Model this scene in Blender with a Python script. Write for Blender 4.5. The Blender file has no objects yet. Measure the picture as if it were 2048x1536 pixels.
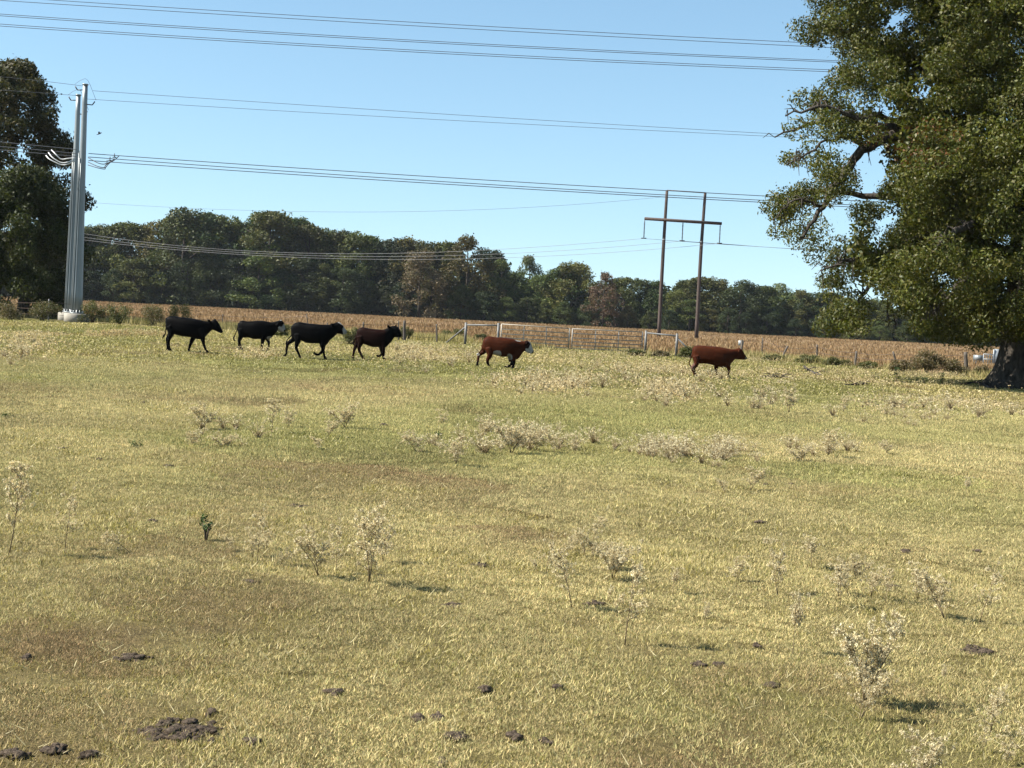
import bpy, bmesh, math, random
import numpy as np
from mathutils import Vector, Matrix

random.seed(7)
RNG = np.random.default_rng(11)
SC = bpy.context.scene
COL = SC.collection
R_ = math.radians

# ------------------------------------------------------------------ camera
F, H = 3000.0, 1.9                       # focal length in photo pixels, eye height
ROLL = R_(2.9)
PITCH = math.atan((768 - 632) * math.cos(ROLL) / F)
fw = Vector((0, math.cos(PITCH), -math.sin(PITCH)))
r0 = Vector((1, 0, 0)); u0 = Vector((0, math.sin(PITCH), math.cos(PITCH)))
RT = r0 * math.cos(ROLL) + u0 * math.sin(ROLL)
UP = -r0 * math.sin(ROLL) + u0 * math.cos(ROLL)
cam = bpy.data.cameras.new('camera'); camo = bpy.data.objects.new('camera', cam); COL.objects.link(camo)
cam.sensor_width = 36; cam.lens = F / 2048 * 36; cam.clip_end = 9000; cam.clip_start = 0.1
camo.matrix_world = Matrix(((RT.x, UP.x, -fw.x, 0), (RT.y, UP.y, -fw.y, 0), (RT.z, UP.z, -fw.z, H), (0, 0, 0, 1)))
SC.camera = camo

# ------------------------------------------------------------------ light
SUN_EL, SUN_AZ = R_(44), R_(-97)         # azimuth clockwise from +Y
w = bpy.data.worlds.new('World'); SC.world = w; w.use_nodes = True
nt = w.node_tree; nt.nodes.clear()
out = nt.nodes.new('ShaderNodeOutputWorld'); bg = nt.nodes.new('ShaderNodeBackground')
sky = nt.nodes.new('ShaderNodeTexSky'); sky.sky_type = 'NISHITA'; sky.sun_disc = False
sky.sun_elevation = SUN_EL; sky.sun_rotation = SUN_AZ
sky.altitude = 0; sky.air_density = 1.0; sky.dust_density = 0.2; sky.ozone_density = 2.5
hsv = nt.nodes.new('ShaderNodeHueSaturation'); hsv.inputs['Saturation'].default_value = 1.0; hsv.inputs['Hue'].default_value = .486
tcw = nt.nodes.new('ShaderNodeTexCoord'); vm = nt.nodes.new('ShaderNodeVectorMath'); vm.operation = 'MULTIPLY_ADD'
vm.inputs[1].default_value = (1, 1, .9); vm.inputs[2].default_value = (0, 0, .068)
vn = nt.nodes.new('ShaderNodeVectorMath'); vn.operation = 'NORMALIZE'
nt.links.new(tcw.outputs['Generated'], vm.inputs[0]); nt.links.new(vm.outputs[0], vn.inputs[0]); nt.links.new(vn.outputs[0], sky.inputs[0])
nt.links.new(sky.outputs[0], hsv.inputs['Color']); nt.links.new(hsv.outputs[0], bg.inputs[0])
bg.inputs[1].default_value = 0.065
nt.links.new(bg.outputs[0], out.inputs[0])
sl = bpy.data.lights.new('sun', 'SUN'); sl.energy = 4.6; sl.angle = R_(0.53); sl.color = (1.0, 0.95, 0.86)
so = bpy.data.objects.new('sun', sl); COL.objects.link(so)
sdir = Vector((math.sin(SUN_AZ) * math.cos(SUN_EL), math.cos(SUN_AZ) * math.cos(SUN_EL), math.sin(SUN_EL)))
so.rotation_euler = sdir.to_track_quat('Z', 'Y').to_euler()
vs = SC.view_settings; vs.view_transform = 'Standard'; vs.look = 'None'; vs.gamma = 1; vs.exposure = 1.5

# ------------------------------------------------------------------ helpers
def ray(px, py):
    return fw + RT * ((px - 1024) / F) - UP * ((py - 768) / F)
def at(px, py, Y):                       # world point seen at a pixel, at depth Y
    d = ray(px, py); t = Y / d.y
    return Vector((d.x * t, Y, H + d.z * t))
def gz(x, y):                            # gentle unevenness of the pasture
    f = np.clip((95 - y) / 40, 0, 1)
    return f * (0.035 * np.sin(x * 0.55 + 0.4 * np.sin(y * .31)) * np.sin(y * 0.43 + 1.3) + 0.03 * np.sin(x * 1.3 + y * .9 + 2) * np.sin(y * .8 - x * .4))
def G(px, py):                           # ground point under a pixel
    d = ray(px, py); t = -H / d.z
    x, y = d.x * t, d.y * t
    return Vector((x, y, float(gz(x, y))))
def hash2(ix, iy, s):
    h = (ix.astype(np.int64) * 374761393 + iy.astype(np.int64) * 668265263 + s * 1442695041) & 0xffffffff
    h = ((h ^ (h >> 13)) * 1274126177) & 0xffffffff
    return ((h ^ (h >> 16)) & 0xffff) / 65535.0
def vnoise(x, y, s=0):
    ix, iy = np.floor(x), np.floor(y); fx, fy = x - ix, y - iy
    fx = fx * fx * (3 - 2 * fx); fy = fy * fy * (3 - 2 * fy)
    a, b = hash2(ix, iy, s), hash2(ix + 1, iy, s); c, d = hash2(ix, iy + 1, s), hash2(ix + 1, iy + 1, s)
    return (a * (1 - fx) + b * fx) * (1 - fy) + (c * (1 - fx) + d * fx) * fy
def fbm(x, y, s=0, o=4):
    v = 0; a = .5
    for i in range(o):
        v = v + a * vnoise(x, y, s + i); x = x * 2.03; y = y * 2.03; a *= .5
    return v / (1 - .5 ** o)

def mesh_np(name, V, faces, mats, col=None, midx=None, smooth=False):
    V = np.asarray(V, np.float32).reshape(-1, 3)
    me = bpy.data.meshes.new(name)
    me.vertices.add(len(V)); me.vertices.foreach_set('co', V.ravel())
    fl = [np.asarray(f, np.int32) for f in ([faces] if isinstance(faces, np.ndarray) or isinstance(faces[0], tuple) else faces) if len(f)]
    idx = np.concatenate([f.ravel() for f in fl]); tot = np.concatenate([np.full(len(f), f.shape[1], np.int32) for f in fl])
    st = np.concatenate([[0], np.cumsum(tot)[:-1]]).astype(np.int32)
    me.loops.add(len(idx)); me.loops.foreach_set('vertex_index', idx)
    me.polygons.add(len(tot)); me.polygons.foreach_set('loop_start', st); me.polygons.foreach_set('loop_total', tot)
    for m in mats: me.materials.append(m)
    if midx is not None: me.polygons.foreach_set('material_index', np.asarray(midx, np.int32))
    if smooth: me.polygons.foreach_set('use_smooth', np.ones(len(tot), bool))
    if col is not None:
        a = me.attributes.new('col', 'FLOAT_COLOR', 'POINT')
        c = np.ones((len(V), 4), np.float32); c[:, :3] = col
        a.data.foreach_set('color', c.ravel())
    me.update(calc_edges=True); me.validate()
    return me
def link(name, data, parent=None, loc=(0, 0, 0)):
    o = bpy.data.objects.new(name, data); COL.objects.link(o); o.location = loc
    if parent: o.parent = parent
    return o
def tag(o, label, cat, group=None, kind=None):
    if label: o['label'] = label
    if cat: o['category'] = cat
    if group: o['group'] = group
    if kind: o['kind'] = kind
    return o
def empty(name, loc=(0, 0, 0)):
    e = link(name, None, None, loc); e.empty_display_size = .2
    return e

class MB:
    """collects tubes and boxes into one mesh"""
    def __init__(s): s.V = []; s.T = []; s.Q = []; s.n = 0; s.C = []
    def add(s, V, Q=(), T=(), c=(1, 1, 1)):
        V = np.asarray(V, float)
        s.V.append(V); s.C.append(np.tile(c, (len(V), 1)))
        if len(Q): s.Q.append(np.asarray(Q) + s.n)
        if len(T): s.T.append(np.asarray(T) + s.n)
        s.n += len(V)
    def tube(s, pts, rad, k=6, c=(1, 1, 1), cap=True, flat=1.0):
        P = np.array([tuple(p) for p in pts], float); n = len(P)
        rad = np.full(n, rad) if np.isscalar(rad) else np.asarray(rad, float)
        d = np.gradient(P, axis=0); d /= np.linalg.norm(d, axis=1)[:, None] + 1e-9
        ref = np.array([0., 1., 0.]) if abs(d[:, 1]).max() < .9 else np.array([1., 0., .2])
        V = []
        a = np.arange(k) / k * 2 * math.pi
        for i in range(n):
            u = np.cross(d[i], ref); u /= np.linalg.norm(u) + 1e-9; v = np.cross(d[i], u)
            V.append(P[i] + rad[i] * (np.cos(a)[:, None] * u + flat * np.sin(a)[:, None] * v))
        V = np.concatenate(V); Q = []; T = []
        for i in range(n - 1):
            for j in range(k):
                j2 = (j + 1) % k
                Q.append((i * k + j, i * k + j2, (i + 1) * k + j2, (i + 1) * k + j))
        if cap:
            V = np.concatenate([V, P[:1], P[-1:]]); b, t = n * k, n * k + 1
            for j in range(k):
                j2 = (j + 1) % k
                T.append((b, j2, j)); T.append((t, (n - 1) * k + j, (n - 1) * k + j2))
        s.add(V, Q, T, c)
    def box(s, c, h, rz=0, col=(1, 1, 1)):
        hx, hy, hz = h
        V = np.array([(x * hx, y * hy, z * hz) for x in (-1, 1) for y in (-1, 1) for z in (-1, 1)])
        cs, sn = math.cos(rz), math.sin(rz)
        V = np.stack([V[:, 0] * cs - V[:, 1] * sn, V[:, 0] * sn + V[:, 1] * cs, V[:, 2]], 1) + np.array(tuple(c))
        s.add(V, [(0, 1, 3, 2), (4, 6, 7, 5), (0, 4, 5, 1), (2, 3, 7, 6), (0, 2, 6, 4), (1, 5, 7, 3)], c=col)
    def mesh(s, name, mats, smooth=False, col=False):
        f = []
        if s.Q: f.append(np.concatenate(s.Q))
        if s.T: f.append(np.concatenate(s.T))
        return mesh_np(name, np.concatenate(s.V), f, mats, np.concatenate(s.C) if col else None, smooth=smooth)
    def build(s, name, mat, parent=None, smooth=False, loc=(0, 0, 0), col=False):
        return link(name, s.mesh(name, [mat], smooth, col), parent, loc)

def mat(name, build):
    m = bpy.data.materials.new(name); m.use_nodes = True
    t = m.node_tree; t.nodes.clear()
    o = t.nodes.new('ShaderNodeOutputMaterial')
    sh = build(t)
    t.links.new(sh, o.inputs['Surface'])
    return m
def N(t, typ, **kw):
    n = t.nodes.new(typ)
    for k, v in kw.items():
        if k.startswith('i_'): n.inputs[k[2:].replace('_', ' ')].default_value = v
        else: setattr(n, k, v)
    return n
def mixcol(t, fac, a, b, mode='MIX'):
    n = t.nodes.new('ShaderNodeMix'); n.data_type = 'RGBA'; n.blend_type = mode
    for s, v in ((0, fac), (6, a), (7, b)):
        if hasattr(v, 'is_linked') or hasattr(v, 'links'): t.links.new(v, n.inputs[s])
        else: n.inputs[s].default_value = v if s == 0 else (*v, 1)[:4]
    return n.outputs[2]
def noise(t, scale, detail=4, rough=.6, coord='Object', stretch=None):
    tc = t.nodes.new('ShaderNodeTexCoord'); src = tc.outputs[coord]
    if coord == 'World':
        src = None
    if stretch:
        mp = t.nodes.new('ShaderNodeMapping'); mp.inputs['Scale'].default_value = stretch
        t.links.new(src, mp.inputs[0]); src = mp.outputs[0]
    n = N(t, 'ShaderNodeTexNoise'); n.inputs['Scale'].default_value = scale; n.inputs['Detail'].default_value = detail; n.inputs['Roughness'].default_value = rough
    t.links.new(src, n.inputs[0])
    return n.outputs[0]
def ramp(t, v, stops):
    r = t.nodes.new('ShaderNodeValToRGB'); e = r.color_ramp.elements
    while len(e) < len(stops): e.new(.5)
    for el, (p, c) in zip(e, stops): el.position = p; el.color = (*c, 1)
    t.links.new(v, r.inputs[0]); return r.outputs[0]
def princ(t, col, rough=.7, spec=.3, metal=0, bump=None, bstr=.3, bdist=.02):
    p = t.nodes.new('ShaderNodeBsdfPrincipled')
    if hasattr(col, 'links'): t.links.new(col, p.inputs['Base Color'])
    else: p.inputs['Base Color'].default_value = (*col, 1)
    p.inputs['Roughness'].default_value = rough; p.inputs['Specular IOR Level'].default_value = spec; p.inputs['Metallic'].default_value = metal
    if bump is not None:
        b = N(t, 'ShaderNodeBump'); b.inputs['Strength'].default_value = bstr; b.inputs['Distance'].default_value = bdist
        t.links.new(bump, b.inputs['Height']); t.links.new(b.outputs[0], p.inputs['Normal'])
    return p.outputs[0]
def attr(t):
    a = t.nodes.new('ShaderNodeAttribute'); a.attribute_name = 'col'; return a.outputs['Color']
def leaf_mat(name, tint=(1, 1, 1), transl=.3, rough=.45, spec=.4, objvar=0.0, transcol=(1.2, 1.25, .5)):
    def b(t):
        c = mixcol(t, 1.0, attr(t), tint, 'MULTIPLY')
        if objvar:
            oi = t.nodes.new('ShaderNodeObjectInfo')
            h = t.nodes.new('ShaderNodeHueSaturation')
            mr = N(t, 'ShaderNodeMapRange'); mr.inputs['To Min'].default_value = .5 - .035 * objvar; mr.inputs['To Max'].default_value = .5 + .03 * objvar
            t.links.new(oi.outputs['Random'], mr.inputs[0]); t.links.new(mr.outputs[0], h.inputs['Hue'])
            m2 = N(t, 'ShaderNodeMath', operation='MULTIPLY'); m2.inputs[1].default_value = 7.31; t.links.new(oi.outputs['Random'], m2.inputs[0])
            fr = N(t, 'ShaderNodeMath', operation='FRACT'); t.links.new(m2.outputs[0], fr.inputs[0])
            m3 = N(t, 'ShaderNodeMapRange'); m3.inputs['To Min'].default_value = 1 - .35 * objvar; m3.inputs['To Max'].default_value = 1 + .35 * objvar
            t.links.new(fr.outputs[0], m3.inputs[0]); t.links.new(m3.outputs[0], h.inputs['Value'])
            t.links.new(c, h.inputs['Color']); c = h.outputs[0]
        p = princ(t, c, rough, spec)
        tr = t.nodes.new('ShaderNodeBsdfTranslucent')
        t.links.new(mixcol(t, 1.0, c, transcol, 'MULTIPLY'), tr.inputs[0])
        mx = t.nodes.new('ShaderNodeMixShader'); mx.inputs[0].default_value = transl
        t.links.new(p, mx.inputs[1]); t.links.new(tr.outputs[0], mx.inputs[2])
        return mx.outputs[0]
    return mat(name, b)
def noisy(name, c1, c2, scale=8, rough=.8, spec=.2, metal=0, bump=.3, stretch=None, bdist=.02):
    def b(t):
        n = noise(t, scale, 6, .65, 'Object', stretch)
        return princ(t, ramp(t, n, [(.3, c1), (.7, c2)]), rough, spec, metal, n, bump, bdist)
    return mat(name, b)

M = {}
M['bark'] = noisy('bark', (.018, .015, .012), (.085, .072, .058), 3, .9, .15, 0, 1.0, (3, 3, .6), .08)
M['twig'] = noisy('twig', (.03, .022, .015), (.10, .08, .055), 6, .9, .1)
M['weedstem'] = noisy('weed_stem', (.09, .06, .032), (.30, .23, .13), 30, .9, .1)
M['galv'] = noisy('galvanised', (.17, .19, .195), (.26, .28, .28), 1.2, .45, .5, .35, .05, (1, 1, .15))
M['conc'] = noisy('concrete', (.24, .22, .185), (.34, .315, .265), 3, .9, .2, 0, .3)
M['poleWood'] = noisy('pole_wood', (.035, .025, .022), (.095, .072, .062), 2, .85, .2, 0, .4, (4, 4, .2))
M['postWood'] = noisy('post_wood', (.05, .042, .035), (.15, .13, .11), 5, .9, .1, 0, .6, (4, 4, .5))
M['wire'] = noisy('wire_aluminium', (.05, .055, .065), (.09, .095, .105), 1, .5, .4, .3, 0)
M['wireB'] = noisy('bright_wire', (.20, .205, .20), (.26, .26, .255), 1, .5, .4, .2, 0)
M['barb'] = noisy('barbed_wire', (.07, .05, .04), (.12, .09, .07), 3, .8, .2, .2, 0)
M['insul'] = noisy('insulator', (.55, .55, .55), (.68, .68, .66), 6, .3, .5, 0, 0)
M['dark'] = noisy('dark_metal', (.03, .03, .035), (.06, .06, .065), 6, .5, .4, .3, 0)
M['white'] = noisy('white_paint', (.22, .25, .27), (.30, .32, .33), 2, .5, .4, 0, .05)
M['pipe'] = noisy('weathered_pipe', (.09, .09, .088), (.155, .15, .142), 3, .55, .4, .1, 0)
M['gateA'] = noisy('pale_gate_paint', (.30, .265, .215), (.42, .375, .31), 3, .55, .4, .1, 0)
M['gateB'] = noisy('grey_gate_steel', (.20, .185, .165), (.31, .285, .25), 3, .55, .4, .1, 0)
M['dung'] = noisy('dung', (.02, .014, .010), (.14, .105, .075), 45, .95, .1, 0, 1.0, None, .03)
M['oakleaf'] = leaf_mat('oak_leaves', (.60, .67, .42), .28, .5, .25)
M['tleaf'] = leaf_mat('tree_leaves', (.80, .79, .62), .25, .6, .2)
M['fleaf'] = leaf_mat('forest_leaves', (.76, .79, .60), .2, .6, .25, 1.0)
M['weed'] = leaf_mat('dry_weed', (1, 1, 1), .42, .7, .12, 0, (1.1, 1.0, .8))
M['grass'] = leaf_mat('grass_blades', (.78, .77, .66), .25, .6, .25, 0, (1.1, 1.1, .6))
M['bush'] = leaf_mat('bush_leaves', (.7, .72, .62), .25, .6, .3)
M['field'] = leaf_mat('crop_stubble', (.56, .55, .51), .25, .8, .1, 0, (1.1, .95, .7))
M['coat'] = mat('cow_coat', lambda t: princ(t, mixcol(t, 1.0, attr(t), ramp(t, noise(t, 9, 5), [(.3, (.45, .45, .45)), (.7, (.8, .8, .8))]), 'MULTIPLY'), .6, .03, 0, noise(t, 60, 3), .15, .01))

# ------------------------------------------------------------------ ground patches (soil and thatch colour, darkened as shade under the blades)
def E(px, py, wx, wy, amt):              # a worn patch seen around a pixel
    c = G(px, py); a = G(px, py - wy); b = G(px, py + wy)
    return (c.x, c.y, wx / F * c.y, max(abs(a.y - b.y) / 2, .15), amt)
BROWN = [E(420, 915, 380, 26, 1.0), E(900, 965, 420, 24, .8), E(1500, 985, 500, 26, .75), E(60, 1230, 120, 34, .75), E(330, 1268, 170, 12, .8),
         E(1350, 930, 200, 18, .4), E(1700, 895, 260, 10, .6), E(1030, 1080, 120, 22, .6), E(1250, 1100, 160, 30, .5), E(1640, 1120, 120, 18, .6),
         E(1730, 1410, 150, 40, .45), E(240, 1350, 150, 25, .35), E(1150, 1230, 130, 18, .5), E(980, 1462, 110, 18, .7), E(300, 800, 200, 8, .5), E(1700, 757, 200, 6, .5)]
GREEN = [E(1650, 945, 260, 22, .9), E(350, 1075, 300, 40, .6), E(250, 870, 300, 14, .5), E(1650, 795, 140, 12, .9), E(1900, 860, 220, 12, .7),
         E(620, 1280, 380, 55, .5), E(1350, 1180, 350, 60, .4), E(1200, 830, 300, 10, .6), E(1450, 1400, 260, 60, .5), E(150, 1400, 200, 50, .35), E(700, 735, 400, 12, .5)]
def patches(x, y):
    br = np.zeros_like(x); gr = np.zeros_like(x)
    wob = 1 + 1.1 * (fbm(x * .8, y * .8, 40) - .5)
    for L, A in ((BROWN, br), (GREEN, gr)):
        for cx, cy, rx, ry, a in L:
            q = ((x - cx) / rx) ** 2 + ((y - cy) / ry) ** 2
            A += a * np.exp(-q * wob * 1.2)
    n1 = fbm(x * .22, y * .10, 3); n2 = fbm(x * .9, y * .45, 9)
    n3 = fbm(x * 2.3, y * 1.5, 55)
    br = np.clip((br + (n1 - .57) * 1.0 + (n2 - .53) * 2.2) * (.25 + 1.25 * n3) + (n3 - .6) * 1.2, 0, .85)
    gr = np.clip(gr + .33 + (fbm(x * .18 + 9, y * .09, 21) - .5) * 3.0 + (n2 - .5) * .7 - br * .7, 0, .85)
    return br, gr
def grass_col(x, y, u, v):
    br, gr = patches(x, y)
    straw = np.array((.54, .455, .22)); green = np.array((.285, .275, .09)); brown = np.array((.27, .185, .095)); pale = np.array((.68, .58, .33))
    c = straw[None] * (1 - gr[:, None]) + green[None] * gr[:, None]
    k = (u < .22)[:, None]; c = np.where(k, pale * .6 + c * .4, c)
    k = (u > .80)[:, None]; c = np.where(k, green * .8, c)
    bb = np.clip(br * (.55 + .6 * v), 0, 1)[:, None]
    c = c * (1 - bb) + brown * bb
    return c * (.42 + 1.0 * v[:, None]), br, gr

# ground sheet: one mesh, fine near the camera, reaching the horizon
ys = np.concatenate([[-60, -20, 0, 2.5], np.geomspace(4, 110, 230), [130, 180, 260, 420, 700, 1500, 6000]])
xs_u = np.concatenate([[-4000, -1200, -400, -150, -70], np.linspace(-42, 42, 240), [70, 150, 400, 1200, 4000]])
YY, XX = np.meshgrid(ys, xs_u, indexing='ij')
sc = np.clip(YY / 110, .12, 1)           # narrow columns near the eye
XXs = np.where(np.abs(XX) <= 42.01, XX * sc, XX)
ZZ = gz(XXs, YY) + np.where((YY > 3) & (YY < 60), .03 * (fbm(XXs * 2.2, YY * 2.2, 5) - .5), 0)
br, gr = patches(XXs.ravel(), YY.ravel())
soil = np.array((.075, .052, .030)); thatch = np.array((.115, .095, .043)); gg = np.array((.08, .08, .028))  # kept dark so the shade in the gaps between blades is in the colour
gc = thatch * (1 - gr[:, None]) + gg * gr[:, None]; gc = gc * (1 - .75 * br[:, None]) + soil * .75 * br[:, None]
ny, nx = YY.shape
idx = np.arange(ny * nx).reshape(ny, nx)
Q = np.stack([idx[:-1, :-1], idx[:-1, 1:], idx[1:, 1:], idx[1:, :-1]], -1).reshape(-1, 4)
def ground_b(t):
    n1 = noise(t, 14, 8, .75); n2 = noise(t, 110, 6, .85); n3 = noise(t, 2.2, 5, .6)
    c = mixcol(t, 1.0, attr(t), ramp(t, n1, [(.3, (.45, .42, .38)), (.5, (.95, .95, .9)), (.72, (1.45, 1.4, 1.3))]), 'MULTIPLY')
    c = mixcol(t, 1.0, c, ramp(t, n2, [(.38, (.35, .34, .30)), (.5, (1, 1, .95)), (.64, (2.3, 2.2, 2.0))]), 'MULTIPLY')
    c = mixcol(t, 1.0, c, ramp(t, n3, [(.3, (.85, .86, .8)), (.7, (1.12, 1.1, 1.1))]), 'MULTIPLY')
    return princ(t, c, .95, .1, 0, n1, .7, .04)
M['ground'] = mat('pasture_ground', ground_b)
g = link('pasture_ground', mesh_np('pasture_ground', np.stack([XXs, YY, ZZ], -1).reshape(-1, 3), Q, [M['ground']], gc, smooth=True))
tag(g, 'grazed short-grass pasture with worn brown patches', 'pasture', kind='structure')

# brown crop field behind the fence
FENCE = [(-900, 588), (0, 631), (150, 638.5), (400, 654), (900, 682), (1000, 693), (1285, 707), (1500, 716), (1720, 734), (1850, 748), (2000, 757), (2300, 772), (2900, 800)]
fp = [G(*p) for p in FENCE]
def fence_y(x): return np.interp(x, [p.x for p in fp], [p.y for p in fp])
fxs = np.linspace(-330, 330, 331)
V = []; Qf = []
rows = 24
for i, x in enumerate(fxs):
    y0 = float(fence_y(x)) + 2.2 + .8 * math.sin(x * .5)
    for j in range(rows):
        f = (j / (rows - 1)) ** 1.5
        V.append((x, y0 * (1 - f) + 436 * f, .03 + .06 * math.sin(x * .05) * f * (1 - f)))
for i in range(len(fxs) - 1):
    for j in range(rows - 1):
        Qf.append((i * rows + j, (i + 1) * rows + j, (i + 1) * rows + j + 1, i * rows + j + 1))
def field_b(t):
    n = noise(t, .5, 6, .7); n2 = noise(t, 6, 6, .8)
    c = ramp(t, n, [(.3, (.15, .095, .052)), (.55, (.215, .14, .078)), (.75, (.27, .19, .11))])
    c = mixcol(t, 1.0, c, ramp(t, n2, [(.3, (.6, .6, .6)), (.7, (1.3, 1.3, 1.3))]), 'MULTIPLY')
    return princ(t, c, .95, .05, 0, n2, .6, .2)
M['fieldg'] = mat('crop_field_soil', field_b)
tag(link('crop_field', mesh_np('crop_field', V, Qf, [M['fieldg']])), 'reddish brown ripe crop field between fence and woods', 'field', kind='structure')

def rand_unit(rng, n):
    v = rng.normal(size=(n, 3)); return v / np.linalg.norm(v, axis=1)[:, None]
def leaves(cen, rad, n, L, W, rng, cols, shell=.45, outward=.5, wts=None, droop=0.0):
    cen = np.asarray(cen, float); rad = np.asarray(rad, float)
    if rad.ndim == 1: rad = np.stack([rad] * 3, 1)
    wt = (rad.prod(1) ** (2 / 3)) if wts is None else np.asarray(wts, float)
    k = rng.choice(len(cen), n, p=wt / wt.sum())
    d = rand_unit(rng, n); r = shell + (1 - shell) * rng.random(n) ** .6
    r = r * (1 + .18 * rng.normal(size=n) * (rng.random(n) < .3))
    P = cen[k] + d * rad[k] * r[:, None]
    nrm = d * outward + rand_unit(rng, n) * (1 - outward); nrm /= np.linalg.norm(nrm, axis=1)[:, None]
    a = np.cross(nrm, rand_unit(rng, n)); a[:, 2] -= droop; a /= np.linalg.norm(a, axis=1)[:, None] + 1e-9
    b = np.cross(nrm, a)
    l = (L * rng.uniform(.45, 1.4, n))[:, None]; w_ = (W * rng.uniform(.7, 1.3, n))[:, None]
    V = np.stack([P - a * l / 2, P + b * w_ / 2 + nrm * w_ * .12, P + a * l / 2, P - b * w_ / 2 + nrm * w_ * .12], 1)
    cols = np.asarray(cols, float); c = cols[rng.integers(0, len(cols), n)]
    lobe = rng.uniform(.82, 1.2, len(cen))[k]
    c = c * (lobe * rng.uniform(.7, 1.3, n))[:, None]
    return V.reshape(-1, 3), np.arange(4 * n).reshape(-1, 4), np.repeat(c, 4, 0)

# ------------------------------------------------------------------ blade fields
def blades(x, y, z, L, W, lean, col, rng, tipcol=1.15):
    n = len(x); th = rng.uniform(0, math.pi, n); ph = rng.uniform(0, 2 * math.pi, n)
    V = np.zeros((n, 3, 3), np.float32)
    dx, dy = np.cos(th) * W / 2, np.sin(th) * W / 2
    V[:, 0] = np.stack([x - dx, y - dy, z], 1); V[:, 1] = np.stack([x + dx, y + dy, z], 1)
    V[:, 2] = np.stack([x + np.cos(ph) * lean * L, y + np.sin(ph) * lean * L, z + L * np.sqrt(np.clip(1 - lean ** 2, .05, 1))], 1)
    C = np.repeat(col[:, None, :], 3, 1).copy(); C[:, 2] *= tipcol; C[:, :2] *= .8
    return V.reshape(-1, 3), np.arange(n * 3).reshape(-1, 3), C.reshape(-1, 3)

def pasture_grass():
    rng = np.random.default_rng(5); n = 1150000; p = .42
    d = (5 ** p + rng.random(n) * (100 ** p - 5 ** p)) ** (1 / p)
    x = rng.uniform(-1, 1, n) * (d * .375 + .5); y = d
    keep = y < fence_y(x) + 1.5
    x, y = x[keep], y[keep]; d = y; n = len(x)
    col, br, gr = grass_col(x, y, rng.random(n), rng.random(n))
    keep = rng.random(n) > br * .35
    x, y, d, col, br, gr = x[keep], y[keep], d[keep], col[keep], br[keep], gr[keep]; n = len(x)
    lv = np.clip(np.log2(d / 6), 0, 3); tuft = 0     # tufts, coarser where they are too far off to tell apart
    for k in range(4):
        f = 2.0 ** -k
        tuft = tuft + np.clip(1 - np.abs(lv - k), 0, 1) * (.6 * vnoise(x * 11 * f, y * 6 * f, 61 + k) + .4 * vnoise(x * 4.3 * f, y * 2.4 * f, 71 + k))
    keep = rng.random(n) < np.clip((tuft - .12) * 2.2, .3, 1)
    x, y, d, col, br, gr, tuft = x[keep], y[keep], d[keep], col[keep], br[keep], gr[keep], tuft[keep]; n = len(x)
    L = (.018 + .028 * rng.random(n) ** 1.4 + .026 * np.clip(tuft - .45, 0, 1) * 2) * (1 - .3 * br) + d * .0009 * rng.random(n)
    W = np.maximum(.0058, d * .00075) * rng.uniform(.5, 1.5, n)
    lean = np.clip(rng.normal(.72, .22, n), 0, .98)
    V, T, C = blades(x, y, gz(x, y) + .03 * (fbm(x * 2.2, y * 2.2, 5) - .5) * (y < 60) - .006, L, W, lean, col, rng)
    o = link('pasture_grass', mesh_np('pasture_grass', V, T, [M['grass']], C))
    tag(o, 'short green and straw coloured grass of the pasture', 'grass', kind='stuff')
pasture_grass()

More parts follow.
